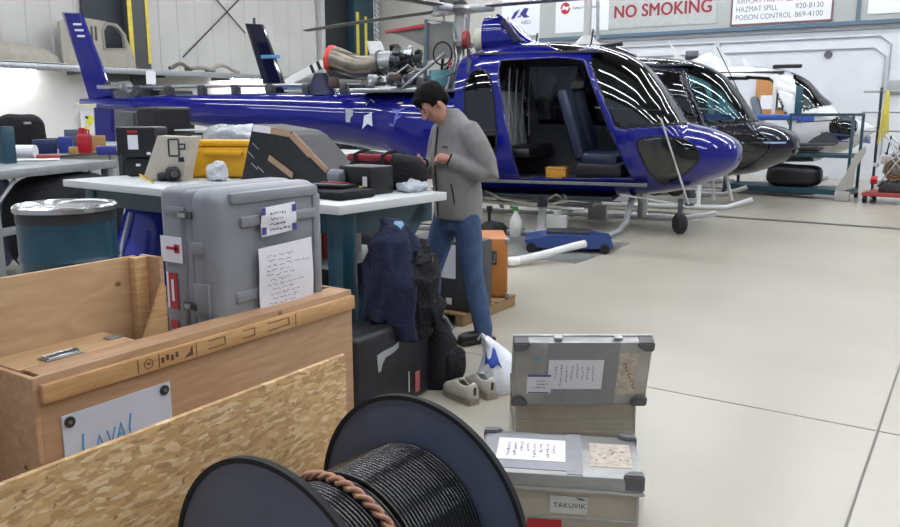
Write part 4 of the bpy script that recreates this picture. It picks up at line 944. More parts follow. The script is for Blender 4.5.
tag(MB().blob((4.1, 8.2, .55), (.5, .5, 1.0), 2.6, .05, 4, 3, floor=0).build('tarp_roll', mat('white blue tarp', '#8a93b8', .5, var=.5, scale=5), None, 60), 'white and blue tarp bundle at the left under the steel bench', 'bundle')
t = thing('back_counter', 'long grey counter against the white wall behind the steel bench', 'counter', (6.3, 11.2, 0), .45)
B('counter_top', LIGHTGREY, (0, 0, 1.06), (5.2, 1.3, .08), t); B('cabinet_body', mat('counter grey', '#7e8386', .5), (0, .1, .51), (5., 1.0, 1.02), t)
for k in range(4): B('door', LIGHTGREY, (-1.85+k*1.24, -.41, .52), (1.18, .02, .9), t)
def fp(px, D, z=1.1):   # point on the counter top, lateral offset px (m, + right) at forward distance D
    return Vector((px*fy+D*fx, -px*fx+D*fy, z))
def at_counter(xp, D): X = (xp-450)/814*D; return fp(X, D)
t = thing('equipment_bag', 'big black shoulder bag with a grey clip at the left on the counter', 'bag', at_counter(18, 10.5), .4)
MB().blob((0, 0, .22), (.62, .35, .52), 3.2, .03, 4, 1, rot=(0, 0, -YAW), floor=0).build('bag_body', BLACKF, t, 50); B('clip', STEEL, (-.1, -.2, .36), (.12, .02, .03), t)
tag(B('teal_post', TEAL, tuple(at_counter(3, 8.0)+Vector((0, 0, .15))), (.12, .12, .42)), 'dark teal post standing at the far left edge of the picture', 'post')
c = at_counter(20, 9.0)
tag(MB().tube([c+Vector((-.2*fy, .2*fx, .07)), c+Vector((.13*fy, -.13*fx, .07))], .07, 20).build('paper_roll', PAPER, None, 40), 'white roll of paper lying on the counter left of the red tray', 'paper roll')
for k, (xp, D, w, dd, h, m, nm, lb, ct) in enumerate((
    (50, 11.2, .42, .3, .14, DARKGREY, 'flat_case', 'dark grey flat case lying on the counter in front of the white wall', 'case'),
    (44, 8.6, .22, .2, .05, mat('brick red', '#8f3a35', .5), 'red_tray', 'small brick red tray in front of the navy tubs', 'tray'),
    (31, 8.4, .45, .25, .015, PAPER, 'paper_stack', 'loose white papers spread on the steel bench', 'papers'),
    (42, 9.8, .26, .24, .17, mat('navy tub', '#1e2a55', .4), 'plastic_tub', 'squat navy tub left of the blue one', 'tub'),
    (63, 9.9, .16, .2, .2, mat('blue tub', '#233a8c', .4), 'plastic_tub', 'upright blue tub beside the red bottle', 'tub'),
    (95, 10.4, .2, .2, .2, mat('kraft carton', '#a98452', .7), 'small_carton', 'small kraft carton right of the red bottle', 'carton'),
    (70, 9.6, .1, .1, .09, mat('ochre block', '#a9894f', .6), 'wooden_block', 'little ochre block in front of the blue tub', 'block'),
    (74, 11.6, .3, .2, .25, mat('slate item', '#4d5566', .5), 'instrument_box', 'slate grey instrument box behind the red bottle', 'box'),
    (107, 9.6, .3, .22, .1, mat('indigo tray', '#3c3c8c', .4), 'indigo_tray', 'indigo tray with a white rag right of the carton', 'tray'))):
    c = at_counter(xp, D); tag(MB().box(c+Vector((0, 0, h/2+.004)), (w, dd, h), (0, 0, -YAW), .012).build(nm, m, None, 30), lb, ct)
t = thing('spray_can', 'squat red fuel bottle with a cap on the counter', 'bottle', at_counter(82, 9.9), -YAW)
MB().box((0, 0, .12), (.17, .14, .24), None, .03).build('body', RED, t, 40); CY('cap', RED, (-.02, 0, .24), (-.02, 0, .31), .035, t); MB().tube([(.05, 0, .22), (.06, 0, .28), (.0, 0, .29)], .012, 8).build('handle', RED, t, 40)

# ------------------------------------------------------------------ teal drum
t = thing('steel_drum', 'dark teal steel drum with a shiny metal lid behind the plywood crate', 'drum', (2.56, 4.27, .215))
t.scale = (.9, .9, .985)
MB().lathe([(.27, 0), (.285, .02), (.285, .28), (.295, .30), (.285, .32), (.285, .57), (.295, .59), (.285, .61), (.285, .77), (.285, .80)], 64).build('barrel', TEAL, t, 30)
MB().lathe([(.289, .80), (.289, .855)], 64).build('band', mat('dark band', '#2b2c2e', .5), t, 30)
MB().lathe([(.292, .852), (.302, .86), (.302, .885), (.29, .895), (.275, .885), (.27, .872), (.15, .88), (.0, .878)], 64, capt=False).build('lid', mat('galvanised lid', '#b9bcbc', .25, metal=.9, var=.15, scale=6), t, 40)
t = thing('drum_pallet', 'small wooden pallet under the dark teal drum', 'pallet', (2.56, 4.27, .0))
t.scale = (1, 1, 1.36)
for k in range(4): B('slat', mat('pallet wood', '#8f7350', .8), (-.24+.16*k, 0, .147), (.13, .64, .02), t)
for k in range(3): B('runner', mat('pallet wood', '#8f7350', .8), (0, -.26+.26*k, .068), (.62, .07, .136), t)

# ------------------------------------------------------------------ plywood crate with the LAVAL sign
PLY = plywood('plywood face', '#a4805d', '#b69372', (1.2, 12, 12))
PLY2 = plywood('plywood face light', '#b18e67', '#c1a079', (1.5, 10, 8))
BAT = plywood('pine batten', '#b48a58', '#caa272', (2, 20, 20), False)
EDGE = plywood('ply edge', '#b58c5c', '#d0ac7c', (3, 3, 60), False)
t = thing('shipping_crate', 'open plywood shipping crate carrying the white LAVAL sign on its front', 'crate', (2.0, 2.5, 0))
X0, X1 = 1.265-2., 2.745-2.; YF, YB = 2.345-2.5, 2.66-2.5
B('front_panel', PLY, ((X0+X1)/2, YF+.009, .4), (X1-X0, .018, .8), t, bev=.001)
B('left_panel', PLY, (X0-.009, (YF+YB)/2, .4), (.018, YB-YF, .796), t, bev=.001)
B('right_panel', PLY2, (X1-.009, (YF+YB+.2)/2, .4), (.018, YB-YF+.2-.036, .8), t, bev=.001)
B('rim_board', PLY, ((X0+X1)/2, YF+.066, .79), (X1-X0-.04, .095, .018), t, bev=.001)
B('deck_panel', PLY2, ((1.27+1.69)/2-2, YF+.21, .792), (.42, .19, .016), t, bev=.001)
B('back_panel', PLY2, ((1.0+1.86)/2-2, YB+.009, .53), (.86, .018, 1.06), t, bev=.001)
B('back_panel', PLY2, ((1.86+2.74)/2-2, YB+.18, .33), (.88, .018, .66), t, bev=.001)
B('corner_post', EDGE, (1.853-2, YB-.02, .53), (.055, .036, 1.055), t, bev=.002)
B('side_panel', PLY, (1.89-2, YB-.05, .86), (.018, .12, .40), t, bev=.001)
MB().prism([(1.735-2, .70), (1.876-2, .70), (1.880-2, .955), (1.868-2, .965)], YF+.175, YF+.190).build('gusset', EDGE, t)
B('bottom_panel', PLY2, ((X0+X1)/2, YF+.24, .55), (X1-X0-.04, .44, .018), t, bev=.001)
B('batten', BAT, ((X0+X1)/2, YF-.011, .746), (X1-X0-.004, .022, .060), t, bev=.002)
t['label'] = 'open plywood shipping crate carrying the white LAVAL sign on its front'
# stamps on the batten
MF = lambda x, z, y=YF-.0235: basis((x-2., y, z), (1, 0, 0), (0, 0, 1))
STAMP = mat('stamp ink', '#5b452f', .8)
def stamp(fn): q = MB(); fn(q); q.build('stamp', STAMP, t)
for x in (1.60, 1.685, 1.845, 2.36): stamp(lambda q: q.box((x-2, YF-.0225, .746), (.003, .002, .05)))
ring = [(1.642-2+.017*cos(a*.4), YF-.023, .746+.017*sin(a*.4)) for a in range(16)]
stamp(lambda q: q.tube(ring, .0015, 5, True)); stamp(lambda q: q.box((1.642-2, YF-.023, .746), (.014, .002, .005)))
stamp(lambda q: q.prism([(1.79-2, .728), (1.83-2, .73), (1.828-2, .768), (1.815-2, .745)], YF-.0235, YF-.022))
for k in range(4): stamp(lambda q: q.box((1.70-2+.02*k, YF-.023, .744+.006*(k % 2)), (.011, .002, .02)))
for x0, x1 in ((1.9, 1.98), (2.07, 2.13), (2.2, 2.32)):
    for dz in (.018, -.012): stamp(lambda q: q.box(((x0+x1)/2-2, YF-.023, .746+dz), (x1-x0, .002, .003)))
    stamp(lambda q: q.box((x1-2, YF-.023, .749), (.003, .002, .03)))
# recessed handle on the deck
hd = bpy.data.objects.new('handle', None); COL.objects.link(hd); hd.parent = t; hd.location = (1.43-2, 2.49-2.5, .802)
MB().box((0, 0, .002), (.13, .055, .004), None, .001).build('plate', STEEL, hd)
MB().tube([(-.055, -.02, .006), (-.06, 0, .01), (-.055, .02, .006), (.055, .02, .006), (.06, 0, .01), (.055, -.02, .006)], .004, 8, True).build('ring', STEEL, hd, 40)
for y in (-.008, .008): B('bar', DARKSTEEL, (0, y, .008), (.09, .006, .004), hd)
B('hinge_plate', STEEL, (1.66-2, 2.54-2.5, .803), (.06, .04, .006), t)
# sign
sg = bpy.data.objects.new('sign', None); COL.objects.link(sg); sg.parent = t; sg.location = (0, 0, 0)
SB = mat('white coroplast', '#c6cdd9', .5, var=.02)
MB().box(((1.325+1.735)/2-2, YF-.004, .536), (.41, .006, .235), None, .001).build('board', SB, sg)
for x in (1.35, 1.708): CY('washer', DARKSTEEL, (x-2, YF-.007, .629), (x-2, YF-.012, .629), .018, sg); CY('screw', STEEL, (x-2, YF-.012, .629), (x-2, YF-.016, .629), .006, sg)
M = MF(1.392, .492, YF-.0085) @ Matrix.Diagonal((1.05, .92, 1, 1))
HB = mat('blue marker', '#56a3d6', .6)
strokes('lettering', HB, [[(0, .09), (-.004, .045), (-.002, .0), (.028, .006)], [(.035, .0), (.052, .065), (.068, .004)], [(.04, .026), (.064, .028)], [(.08, .07), (.092, .012), (.108, .074)],
        [(.112, .012), (.13, .082), (.144, .016)], [(.117, .04), (.141, .042)], [(.168, .105), (.160, .055), (.162, .018), (.19, .024)]], M, sg, .0065)

# ------------------------------------------------------------------ OSB crate side in front
OSB = osb()
t = thing('osb_panel_crate', 'low crate side of coarse OSB board standing in front of the plywood crate', 'crate side', (1.2, 1.8, 0))
B('face_board', OSB, (.0, -.015, .385), (1.68, .018, .77), t, bev=.001)
B('cleat', BAT, (-.6, .02, .25), (.05, .04, .5), t); B('cleat', BAT, (.6, .02, .25), (.05, .04, .5), t); B('foot', BAT, (0, .1, .02), (1.6, .2, .04), t)

# ------------------------------------------------------------------ grey transit case
t = thing('transit_case', 'large grey moulded transit case with taped papers standing in the plywood crate', 'case', (2.365, 2.61, .562))
GC = mat('grey rotomoulded plastic', '#84888e', .36, var=.06, bump=.08, bscale=20)
h = 1.305-.562; W = .63
MB().box((0, -.085, h/2), (W, .152, h), None, .062, seg=5).build('front_shell', GC, t, 40)
MB().box((0, .075, h/2), (W, .166, h), None, .04, seg=4).build('rear_shell', GC, t, 40)
MB().box((0, -.02, h/2), (W-.012, .08, h-.012), None, .03, seg=4).build('seam_gasket', GC, t, 40)
zr = lambda z: z-.562
mb = MB(); mb.box((.045, -.163, zr(1.165)), (.44, .03, .045), None, .012).box((.0, -.16, zr(.86)), (.42, .02, .05), None, .01)
mb.box((.27, -.158, zr(1.0)), (.05, .03, .5), None, .014).box((.03, -.16, zr(1.262)), (.5, .03, .05), None, .014)
mb.build('front_rib', GC, t, 40)
for y, z, dy, dz in ((-.075, 1.07, .07, .05), (-.085, .86, .09, .14), (.05, 1.215, .12, .03)): B('side_rib', GC, (-W/2, y, zr(z)), (.014, dy, dz), t, bev=.006)
for z in (1.20, .832):
    l = bpy.data.objects.new('latch', None); COL.objects.link(l); l.parent = t; l.location = (-W/2-.006, -.02, zr(z))
    B('plate', DARKSTEEL, (0, 0, 0), (.01, .075, .032), l); B('toggle', STEEL, (-.008, .008, 0), (.012, .035, .02), l); CY('pin', STEEL, (-.01, .03, -.014), (-.01, .03, .014), .005, l)
FX = lambda x, z, y=-.1825: basis((x-2.365, y, zr(z)), (1, 0, 0), (0, 0, 1))
def curved(u, v, x0, x1, z0, z1, y, amp):
    return Vector((x0+(x1-x0)*u-2.365, y+amp*sin(v*6.0+u*2)-.004*sin(u*pi), zr(z0+(z1-z0)*v)+.01*u))
MB().sheet(lambda u, v: curved(u, v, 2.262, 2.58, .77, 1.05, -.186, .003), 8, 12).build('taped_letter', PAPER, t, 60)
scribble('handwriting', INK, FX(2.262, .77, -.1925), .318, .28, 11, t, 4, .0018)
MB().sheet(lambda u, v: curved(u, v, 2.285, 2.485, 1.095, 1.215, -.187, .004), 8, 8).build('waybill', PAPER, t, 60)
PU = mat('purple print', '#4a3f8c', .6)
mb = MB()
for x in (2.295, 2.47):
    for z in (1.12, 1.20): mb.box((x-2.365, -.193, zr(z)), (.022, .002, .03))
mb.build('print', PU, t); scribble('handwriting', INK, FX(2.31, 1.1, -.1935), .15, .11, 4, t, 9, .003)
SL = lambda y, z: (-W/2-.004, y-2.61, zr(z))
B('fragile_label', PAPER, SL(2.69, 1.055), (.003, .13, .105), t, bev=0)
MB().lathe([(.006, 0), (.006, .03), (.02, .045), (.022, .07)], 12, 0, basis(SL(2.645, 1.06), (0, 0, 1), (1, 0, 0)) @ Matrix.Rotation(0, 4, 'X')).build('glass_pictogram', RED, t) if False else B('pictogram', RED, (-W/2-.0065, .075-.0, zr(1.06)), (.002, .07, .012), t, bev=0)
B('pictogram', RED, (-W/2-.0065, .045, zr(1.06)), (.002, .03, .035), t, bev=0)
B('red_label', RED, SL(2.695, .882), (.003, .055, .15), t, bev=0); B('label_print', PAPER, (-W/2-.0065, .085, zr(.885)), (.002, .014, .09), t, bev=0); B('paper_label', PAPER, (-W/2-.005, .115, zr(.885)), (.003, .012, .15), t, bev=0); B('red_label', RED, SL(2.70, .74), (.003, .05, .035), t, bev=0)

# ------------------------------------------------------------------ cable spool
ax = Vector((.998, -.065, 0)).normalized()
t = thing('cable_spool', 'big black plastic cable spool wound with black cable, standing on its flanges', 'cable spool', (1.521, 1.314, 0))
RF = .392; RC = .247; HL = .275
Msp = Matrix.Translation((0, 0, RF+.001)) @ Vector((0, 0, 1)).rotation_difference(ax).to_matrix().to_4x4()
FLM = mat('blue-black spool plastic', '#586072', .42, var=.06, bump=.03)
for sgn in (-1, 1):
    o = MB(); z0 = sgn*HL
    o.lathe([(.03, z0-.004), (RF-.012, z0-.004), (RF-.012, z0+.004), (.03, z0+.004)], 128, 0, Msp, False, False).build('flange', FLM, t, 30)
    MB().lathe([(RF-.014, z0-.009), (RF, z0-.009), (RF, z0+.009), (RF-.014, z0+.009), (RF-.014, z0-.009)], 128, 0, Msp, False, False).build('rim', RUBBER, t, 30)
MB().lathe([(.12, -HL+.004), (.12, HL-.004)], 48, 0, Msp).build('core', BLACK, t, 40)
MB().lathe([(.035, -HL-.012), (.06, -HL-.012), (.06, -HL-.004)], 32, 0, Msp, False, False).build('hub_bushing', BLACK, t, 40)
CAB = mat('glossy black cable', '#08090a', .25, coat=.5, var=.1, scale=60, spec=.35)
def winding(z0, z1, rc, pitch=.0125):
    prof = [(.11, z0)]; k = int((z1-z0)/pitch)
    for i in range(k):
        for j in range(6):
            a = pi*j/6; prof.append((rc+pitch*.5*sin(a), z0+pitch*(i+.5-.5*cos(a))))
    prof.append((.11, z1)); return prof
MB().lathe(winding(-HL+.006, -.03, RC), 128, 0, Msp, False, False).build('cable_winding', CAB, t, 80)
MB().lathe(winding(.0, HL-.006, RC), 128, 0, Msp, False, False).build('cable_winding', CAB, t, 80)
MB().lathe(winding(-.035, .005, RC-.012), 96, 0, Msp, False, False).build('cable_winding', CAB, t, 80)
# twisted brown wrap
mb = MB()
for s in (0, pi):
    pts = []; rr = []
    for i in range(221):
        a = pi*1.25*i/220+.15; th = i*.42+s
        zoff = -.03+.03*sin(a*1.4); r = RC+.016+.007*cos(th)
        q = Msp @ Vector((r*cos(a+pi*0.0), r*sin(a+pi*.0), zoff+.008*sin(th))); pts.append(q); rr.append(.0072)
    mb.tube(pts, rr, 8)
mb.build('twisted_binding', mat('brown crepe tape', '#b3866a', .65, var=.2, scale=60), t, 60)
def oncable(a, z, r=RC+.006): return Msp @ Vector((r*cos(a), r*sin(a), z))

# ------------------------------------------------------------------ aluminium boxes
DULL = mat('dull aluminium box', '#b0a796', .5, metal=.2, var=.1, scale=7, bump=.06, bscale=60)
LIDM = mat('scuffed aluminium lid', '#a3a3a0', .35, metal=.65, var=.14, scale=9, bump=.05)
CAPM = mat('grey corner cap', '#5f5f60', .5, var=.1)
def cap(par, x, y, z, sx, sy):
    P = [(0, 0), (-.075, 0), (-.078, -.02), (-.055, -.045), (-.04, -.05), (0, -.05)]
    bm = bmesh.new(); vs = [bm.verts.new((x+sx*a, y+sy*b, z-.05)) for a, b in P]; f = bm.faces.new(vs)
    g = bmesh.ops.extrude_face_region(bm, geom=[f])
    for v in g['geom']:
        if isinstance(v, bmesh.types.BMVert): v.co.z += .064
    bmesh.ops.recalc_face_normals(bm, faces=bm.faces)
    bmesh.ops.bevel(bm, geom=list(bm.edges), offset=.006, segments=2, affect='EDGES')
    me = bpy.data.meshes.new('corner_cap'); bm.to_mesh(me); bm.free(); return link('corner_cap', me, CAPM, par)
def alubox(label, loc, rz, bodyh, w=.61, dd=.385):
    t = thing('aluminium_box', label, 'aluminium box', loc, rz)
    # local x along the long side (to the left in view -> +x), local y depth away
    MB().box((0, 0, bodyh/2+.004), (w-.02, dd-.02, bodyh), None, .008).build('body', DULL, t, 30)
    mb = MB()
    for z in (.03, bodyh*.45): mb.box((0, 0, z), (w-.012, dd-.012, .012), None, .003)
    mb.build('bead', ALU, t, 30)
    mb = MB()
    for x in (-1, 1):
        for y in (-1, 1): mb.box((x*(w/2-.012), y*(dd/2-.012), bodyh/2), (.012, .012, bodyh), None, .004)
    mb.build('corner_edge', ALU, t, 30)
    return t
def lid(t, loc, rot, w=.62, dd=.395, hh=.065):
    l = bpy.data.objects.new('lid', None); COL.objects.link(l); l.parent = t; l.location = loc; l.rotation_euler = rot
    MB().box((0, 0, hh/2), (w, dd, hh), None, .01).build('lid_shell', LIDM, l, 30)
    MB().box((0, 0, .006), (w+.012, dd+.012, .014), None, .004).build('rim', ALU, l, 30)
    for x in (-1, 1):
        for y in (-1, 1): cap(l, x*(w/2+.005), y*(dd/2+.005), hh, x, y)
    return l, hh
# closed box: centre, long axis 115.3 deg
c1 = Vector((2.73, 1.275, 0)); rz1 = radians(115.3)
t = alubox('closed aluminium box with a TAKUVIK sticker and a white sheet on its lid', c1, rz1, .205)
# local +x -> toward view-left/away; local +y = rot90 -> direction 205 deg = towards camera-left ; near side is +y
l, hh = lid(t, (0, 0, .205), (0, 0, 0))
near = basis  # alias
def topM(x, y, z): return basis((x, y, z), (-1, 0, 0), (0, -1, 0))   # reads from the near (+y) side
B('duct_tape', mat('grey duct tape', '#8b8d90', .4, metal=.2), (-.06, 0, hh+.001), (.06, .38, .002), l, bev=0); B('duct_tape', mat('grey duct tape', '#8b8d90', .4, metal=.2), (.12, 0, hh+.0015), (.36, .33, .002), l, bev=0)
MB().box((.11, -.01, hh+.004), (.27, .205, .001)).build('letter', PAPER, l)
scribble('handwriting', INK, basis((-.02, -.10, hh+.006), (1, 0, 0), (0, 1, 0)) , .26, .19, 8, l, 12, .0017, vertical=True)
B('paint_wear', mat('cream paint residue', '#b9b0a0', .6, var=.25, scale=40), (-.2, .0, hh+.001), (.16, .22, .0015), l, bev=0)
for k in range(9): B('tape_scrap', mat('rust red residue', '#a06658', .6), (-.16-.012*k+.03*sin(k*2), .05*sin(k*1.7), hh+.0025), (.014, .005, .001), l, rot=(0, 0, k), bev=0)
yn = .385/2-.01+.0025
st = B('sticker', mat('pale sticker', '#c9c9c0', .5), (-.04, yn, .145), (.14, .002, .07), t, bev=0)
text('lettering', 'TAKUVIK', .026, basis((.018, yn+.0012, .134), (-1, 0, 0), (0, 0, 1)), INK, st, ext=.0006, xs=1.05, spc=1.1)
mb = MB(); mb.prism([(-.103, .166), (-.09, .173), (-.068, .176), (-.072, .171), (-.085, .167)], yn+.001, yn+.002); mb.build('mark', TEAL, st)
B('red_label', RED, (.05, yn, .055), (.13, .002, .05), t, bev=0)
# open box: body behind it, lid upright facing the camera
c2 = Vector((3.45, 1.62, 0)); a2 = radians(123.4); c2 = Vector(((3.30+3.645)/2+.19*cos(a2-pi/2), (1.83+1.305)/2+.19*sin(a2-pi/2), 0))+Vector((.016, -.024, 0))
t = alubox('open aluminium box behind the closed one, lid standing up with taped sheets', c2, a2, .2)
l, hh = lid(t, (0, .25, .395), (radians(-108), 0, 0), dd=.36, w=.645)
for x in (-.16, .12): B('latch', STEEL, (x, -.192, .04), (.04, .014, .03), l)
MB().box((0, 0, .207), (.6, .38, .008)).build('inner_lip', DARKGREY, t)
LF = lambda x, y: basis((x, y, hh+.003), (-1, 0, 0), (0, -1, 0))
L2 = [l]
B('duct_tape', mat('grey duct tape', '#8b8d90', .4, metal=.2), (.0, 0, hh+.001), (.34, .36, .002), l, bev=0)
MB().box((.03, .0, hh+.004), (.26, .17, .001)).build('letter', PAPER, l)
scribble('handwriting', INK, basis((-.09, -.08, hh+.0055), (1, 0, 0), (0, 1, 0)), .25, .16, 8, l, 22, .0017, vertical=True)
MB().box((.2, .055, hh+.006), (.115, .11, .001)).build('waybill', PAPER, l)
B('print', PU, (.2, .0055, hh+.007), (.11, .009, .001), l, bev=0); B('print', PU, (.2, .105, hh+.007), (.1, .006, .001), l, bev=0); scribble('handwriting', INK, basis((.15, .02, hh+.0075), (1, 0, 0), (0, 1, 0)), .1, .07, 3, l, 5, .002)
B('blue_tape', mat('blue tape bit', '#6d9dbd', .5), (.215, -.09, hh+.002), (.03, .02, .002), l, bev=0)
B('paint_wear', mat('cream paint residue', '#b9b0a0', .6), (-.21, .0, hh+.001), (.1, .24, .0015), l, bev=0)
for k in range(8): B('tape_scrap', mat('rust red residue', '#a06658', .6), (-.2-.008*k, -.06+.02*k, hh+.0025), (.02, .006, .001), l, rot=(0, 0, k*1.3), bev=0)

# ------------------------------------------------------------------ luggage on the floor beside the bench
t = thing('hard_suitcase', 'black hard suitcase standing on edge with torn grey sticker remains', 'suitcase', (3.32, 2.64, 0))
HC = mat('black textured plastic', '#1a1c20', .45, var=.15, bump=.1, bscale=90)
MB().box((0, -.04, .235), (.67, .13, .47), None, .03, seg=3).build('front_shell', HC, t, 40); MB().box((0, .09, .235), (.67, .12, .47), None, .03, seg=3).build('rear_shell', HC, t, 40)
mb = MB(); mb.prism([(-.15, .25), (-.16, .345), (-.10, .355), (-.02, .36), (.03, .375), (.025, .34), (-.02, .325), (-.09, .315), (-.115, .29), (-.13, .25)], -.108, -.1055).build('torn_sticker', mat('torn grey paper', '#9fa3a3', .7), t)
B('red_sticker', mat('faded red', '#b25b58', .6), (.2, -.107, .1), (.04, .003, .12), t, bev=0); B('white_mark', LIGHTGREY, (.12, -.107, .12), (.008, .003, .12), t, bev=0)
for z in (.3, .12): B('latch', DARKGREY, (.322, .02, z), (.012, .06, .04), t)
tag(MB().box((3.1, 2.4, .012), (.5, .12, .022), (0, 0, .2), .008).build('blue_strap_board', mat('pale blue strip', '#8493b8', .5)), 'pale blue flat strip on the floor in front of the black suitcase', 'strip')
t = thing('jacket', 'navy jacket slung over the black suitcase below the bench corner', 'jacket', (3.51, 2.66, .475))
t.scale = (.9, 1, 1)
mb = MB()
mb.loft([(0, 0, .0, .21, .17, 2.6), (-.02, 0, .12, .20, .16, 2.6), (.0, .02, .28, .18, .15), (.04, .04, .42, .15, .13), (.05, .05, .50, .10, .09), (.05, .05, .53, .04, .04)], 44, 0, .07, 13, 2)
mb.loft([(.16, -.02, -.08, .07, .09), (.17, -.02, .1, .08, .1), (.15, .0, .27, .08, .1), (.09, .02, .4, .07, .08)], 28, 0, .03, 8, 5)
mb.loft([(-.12, -.15, -.1, .07, .04), (-.12, -.13, .0, .09, .06), (-.1, -.1, .2, .09, .08), (-.04, -.02, .36, .08, .08)], 28, 0, .04, 12, 7)
mb.build('shell', NAVYF, t, None, remesh=.012, iters=3)
MB().blob((.05, -.14, .13), (.30, .14, .5), 2.2, .06, 9, 11).build('dark_lining', BLACKF, t, 60)
B('collar_tag', mat('sky blue tag', '#8fc0e0', .6), (.02, .0, .50), (.04, .05, .05), t, rot=(0, .5, .3)); T('zip', mat('brass zip', '#7d7a55', .4), [(.08, -.19, .34), (.07, -.195, .22), (.09, -.2, .08)], .006, t, 6)
t = thing('backpack', 'black backpack leaning on the right end of the black suitcase', 'backpack', (3.78, 2.6, 0))
MB().loft([(0, 0, 0, .12, .13, 2.6), (.01, 0, .12, .14, .15, 2.6), (0, 0, .28, .12, .14, 2.4), (-.05, 0, .40, .09, .11), (-.1, 0, .46, .04, .06)], 40, 0, .03, 7, 4).build('main_pocket', BLACKF, t, 60)
MB().blob((.02, -.13, .14), (.18, .09, .22), 2.6, .02, 7, 6).build('front_pocket', BLACKF, t, 60)
T('strap', BLACKF, [(.02, -.16, .03), (-.06, -.2, .02), (-.1, -.16, .012), (-.02, -.22, .012)], .01, t, 6); T('strap', mat('grey trim', '#6d7078', .6), [(-.08, -.06, .47), (-.02, -.1, .42), (.04, -.1, .34)], .014, t, 6)
t = thing('carry_bag', 'white plastic shopping bag with a blue printed mark beside the sneakers', 'plastic bag', (3.96, 2.25, 0))
WB = mat('white shopping bag film', '#dfe3ea', .35, var=.04, bump=.8, bscale=12)
mb = MB(); mb.loft([(0, -.02, 0, .15, .13, 2.4), (0, -.02, .06, .17, .15, 2.4), (-.01, -.01, .14, .14, .12), (-.02, .02, .21, .09, .08), (-.04, .04, .27, .05, .05), (-.05, .05, .31, .03, .02)], 44, 0, .03, 9, 2)
bag = mb.build('bag_body', WB, t, 70)
MB().tube([(-.05, .05, .29), (-.09, .07, .33), (-.08, .1, .29)], .008, 6).build('handle', WB, t, 40)
mb = MB()
for i in range(9):
    for j in range(5):
        pass
vs = []; 
def bagp(a, z, off=.012):
    prof = [(0, .15, .13), (.06, .17, .15), (.14, .14, .12), (.21, .09, .08), (.27, .05, .05)]
    for k in range(4):
        if z <= prof[k+1][0]:
            s = (z-prof[k][0])/(prof[k+1][0]-prof[k][0]); rx = prof[k][1]+(prof[k+1][1]-prof[k][1])*s; ry = prof[k][2]+(prof[k+1][2]-prof[k][2])*s; break
    cx = -.12*max(0, z-.07); cy = -.02+.22*max(0, z-.08)
    return (cx+(rx+off)*cos(a), cy+(ry+off)*sin(a), z)
g = [[bagp(3.0+.85*i/10-.15*j/6, .165+.085*j/6+.012*sin(i)) for j in range(7)] for i in range(11)]
vs = [p for r in g for p in r]; mb.add(vs, [(i*7+j, i*7+7+j, i*7+8+j, i*7+1+j) for i in range(10) for j in range(6)])
o = mb.build('blue_print', mat('royal blue print', '#2a49a8', .5), t, 60); sd = o.modifiers.new('s', 'SOLIDIFY'); sd.thickness = .006
# sneakers
SN = mat('off-white canvas', '#c2beb4', .8, var=.12, bump=.2); SO = mat('dirty rubber sole', '#8d857a', .7, var=.15)
def sneaker(label, loc, rz):
    t = thing('sneaker', label, 'shoe', loc, rz, 'pair of sneakers on the floor')
    L = .27
    def outline(s):  # half width along the shoe (0 heel..1 toe)
        return .032+.012*sin(min(1, s*1.15)*pi)+.006*s-(.03*max(0, s-.85)/.15)
    mb = MB(); secs = [(0, .03), (.04, .036), (.2, .038), (.45, .04), (.7, .046), (.88, .04), (.97, .026), (1., .008)]
    n = len(secs); vs = []
    for s, w in secs: vs += [(s*L, -w, 0), (s*L, w, 0), (s*L, w, .026), (s*L, -w, .026)]
    fs = [(0, 3, 2, 1), tuple(4*(n-1)+k for k in range(4))]
    for i in range(n-1):
        for a, b in ((0, 1), (1, 2), (2, 3), (3, 0)): fs.append((4*i+a, 4*i+b, 4*i+4+b, 4*i+4+a))
    mb.add(vs, fs).build('sole', SO, t, 40)
    mb = MB(); ss = [(0.01, .028, .075), (.06, .034, .085), (.2, .036, .072), (.34, .037, .07), (.45, .038, .082), (.62, .042, .07), (.8, .042, .05), (.93, .032, .036), (.99, .012, .01)]
    vs = []; m = 14
    for s, w, h in ss:
        for k in range(m):
            a = pi*k/(m-1); vs.append((s*L, w*cos(a), .026+h*max(0, sin(a))**.6))
    fs = []
    for i in range(len(ss)-1):
        for k in range(m-1):
            if 1 <= i <= 3 and 4 <= k <= 9: continue   # ankle opening
            fs.append((i*m+k, i*m+k+1, i*m+m+k+1, i*m+m+k))
    fs.append(tuple(range(m)))
    o = mb.add(vs, fs).build('upper', SN, t, 60); sd = o.modifiers.new('s', 'SOLIDIFY'); sd.thickness = .005
    B('insole', DARKGREY, (.075, 0, .04), (.1, .05, .01), t)
    lc = MB()
    for k in range(4): x = .125+.016*k; lc.tube([(x, -.022, .095-.006*k), (x+.006, 0, .108-.006*k), (x, .022, .095-.006*k)], .0028, 6)
    lc.box((.15, 0, .095), (.09, .03, .012), (0, .35, 0), .004); lc.build('lace', mat('grey lace', '#c4c1b8', .8), t, 40); B('heel_tab', DARKGREY, (-.002, 0, .07), (.006, .016, .04), t)
    return t
sneaker('front off-white sneaker, nearer the spool, heel turned to the viewer', (3.60, 2.20, .0), radians(70))
bpy.context.scene.objects['sneaker'].scale = (1, 1.1, 1.15)
sneaker('rear off-white sneaker tucked against the white shopping bag', (3.73, 2.165, .0), radians(62)).scale = (1, 1.1, 1.15)

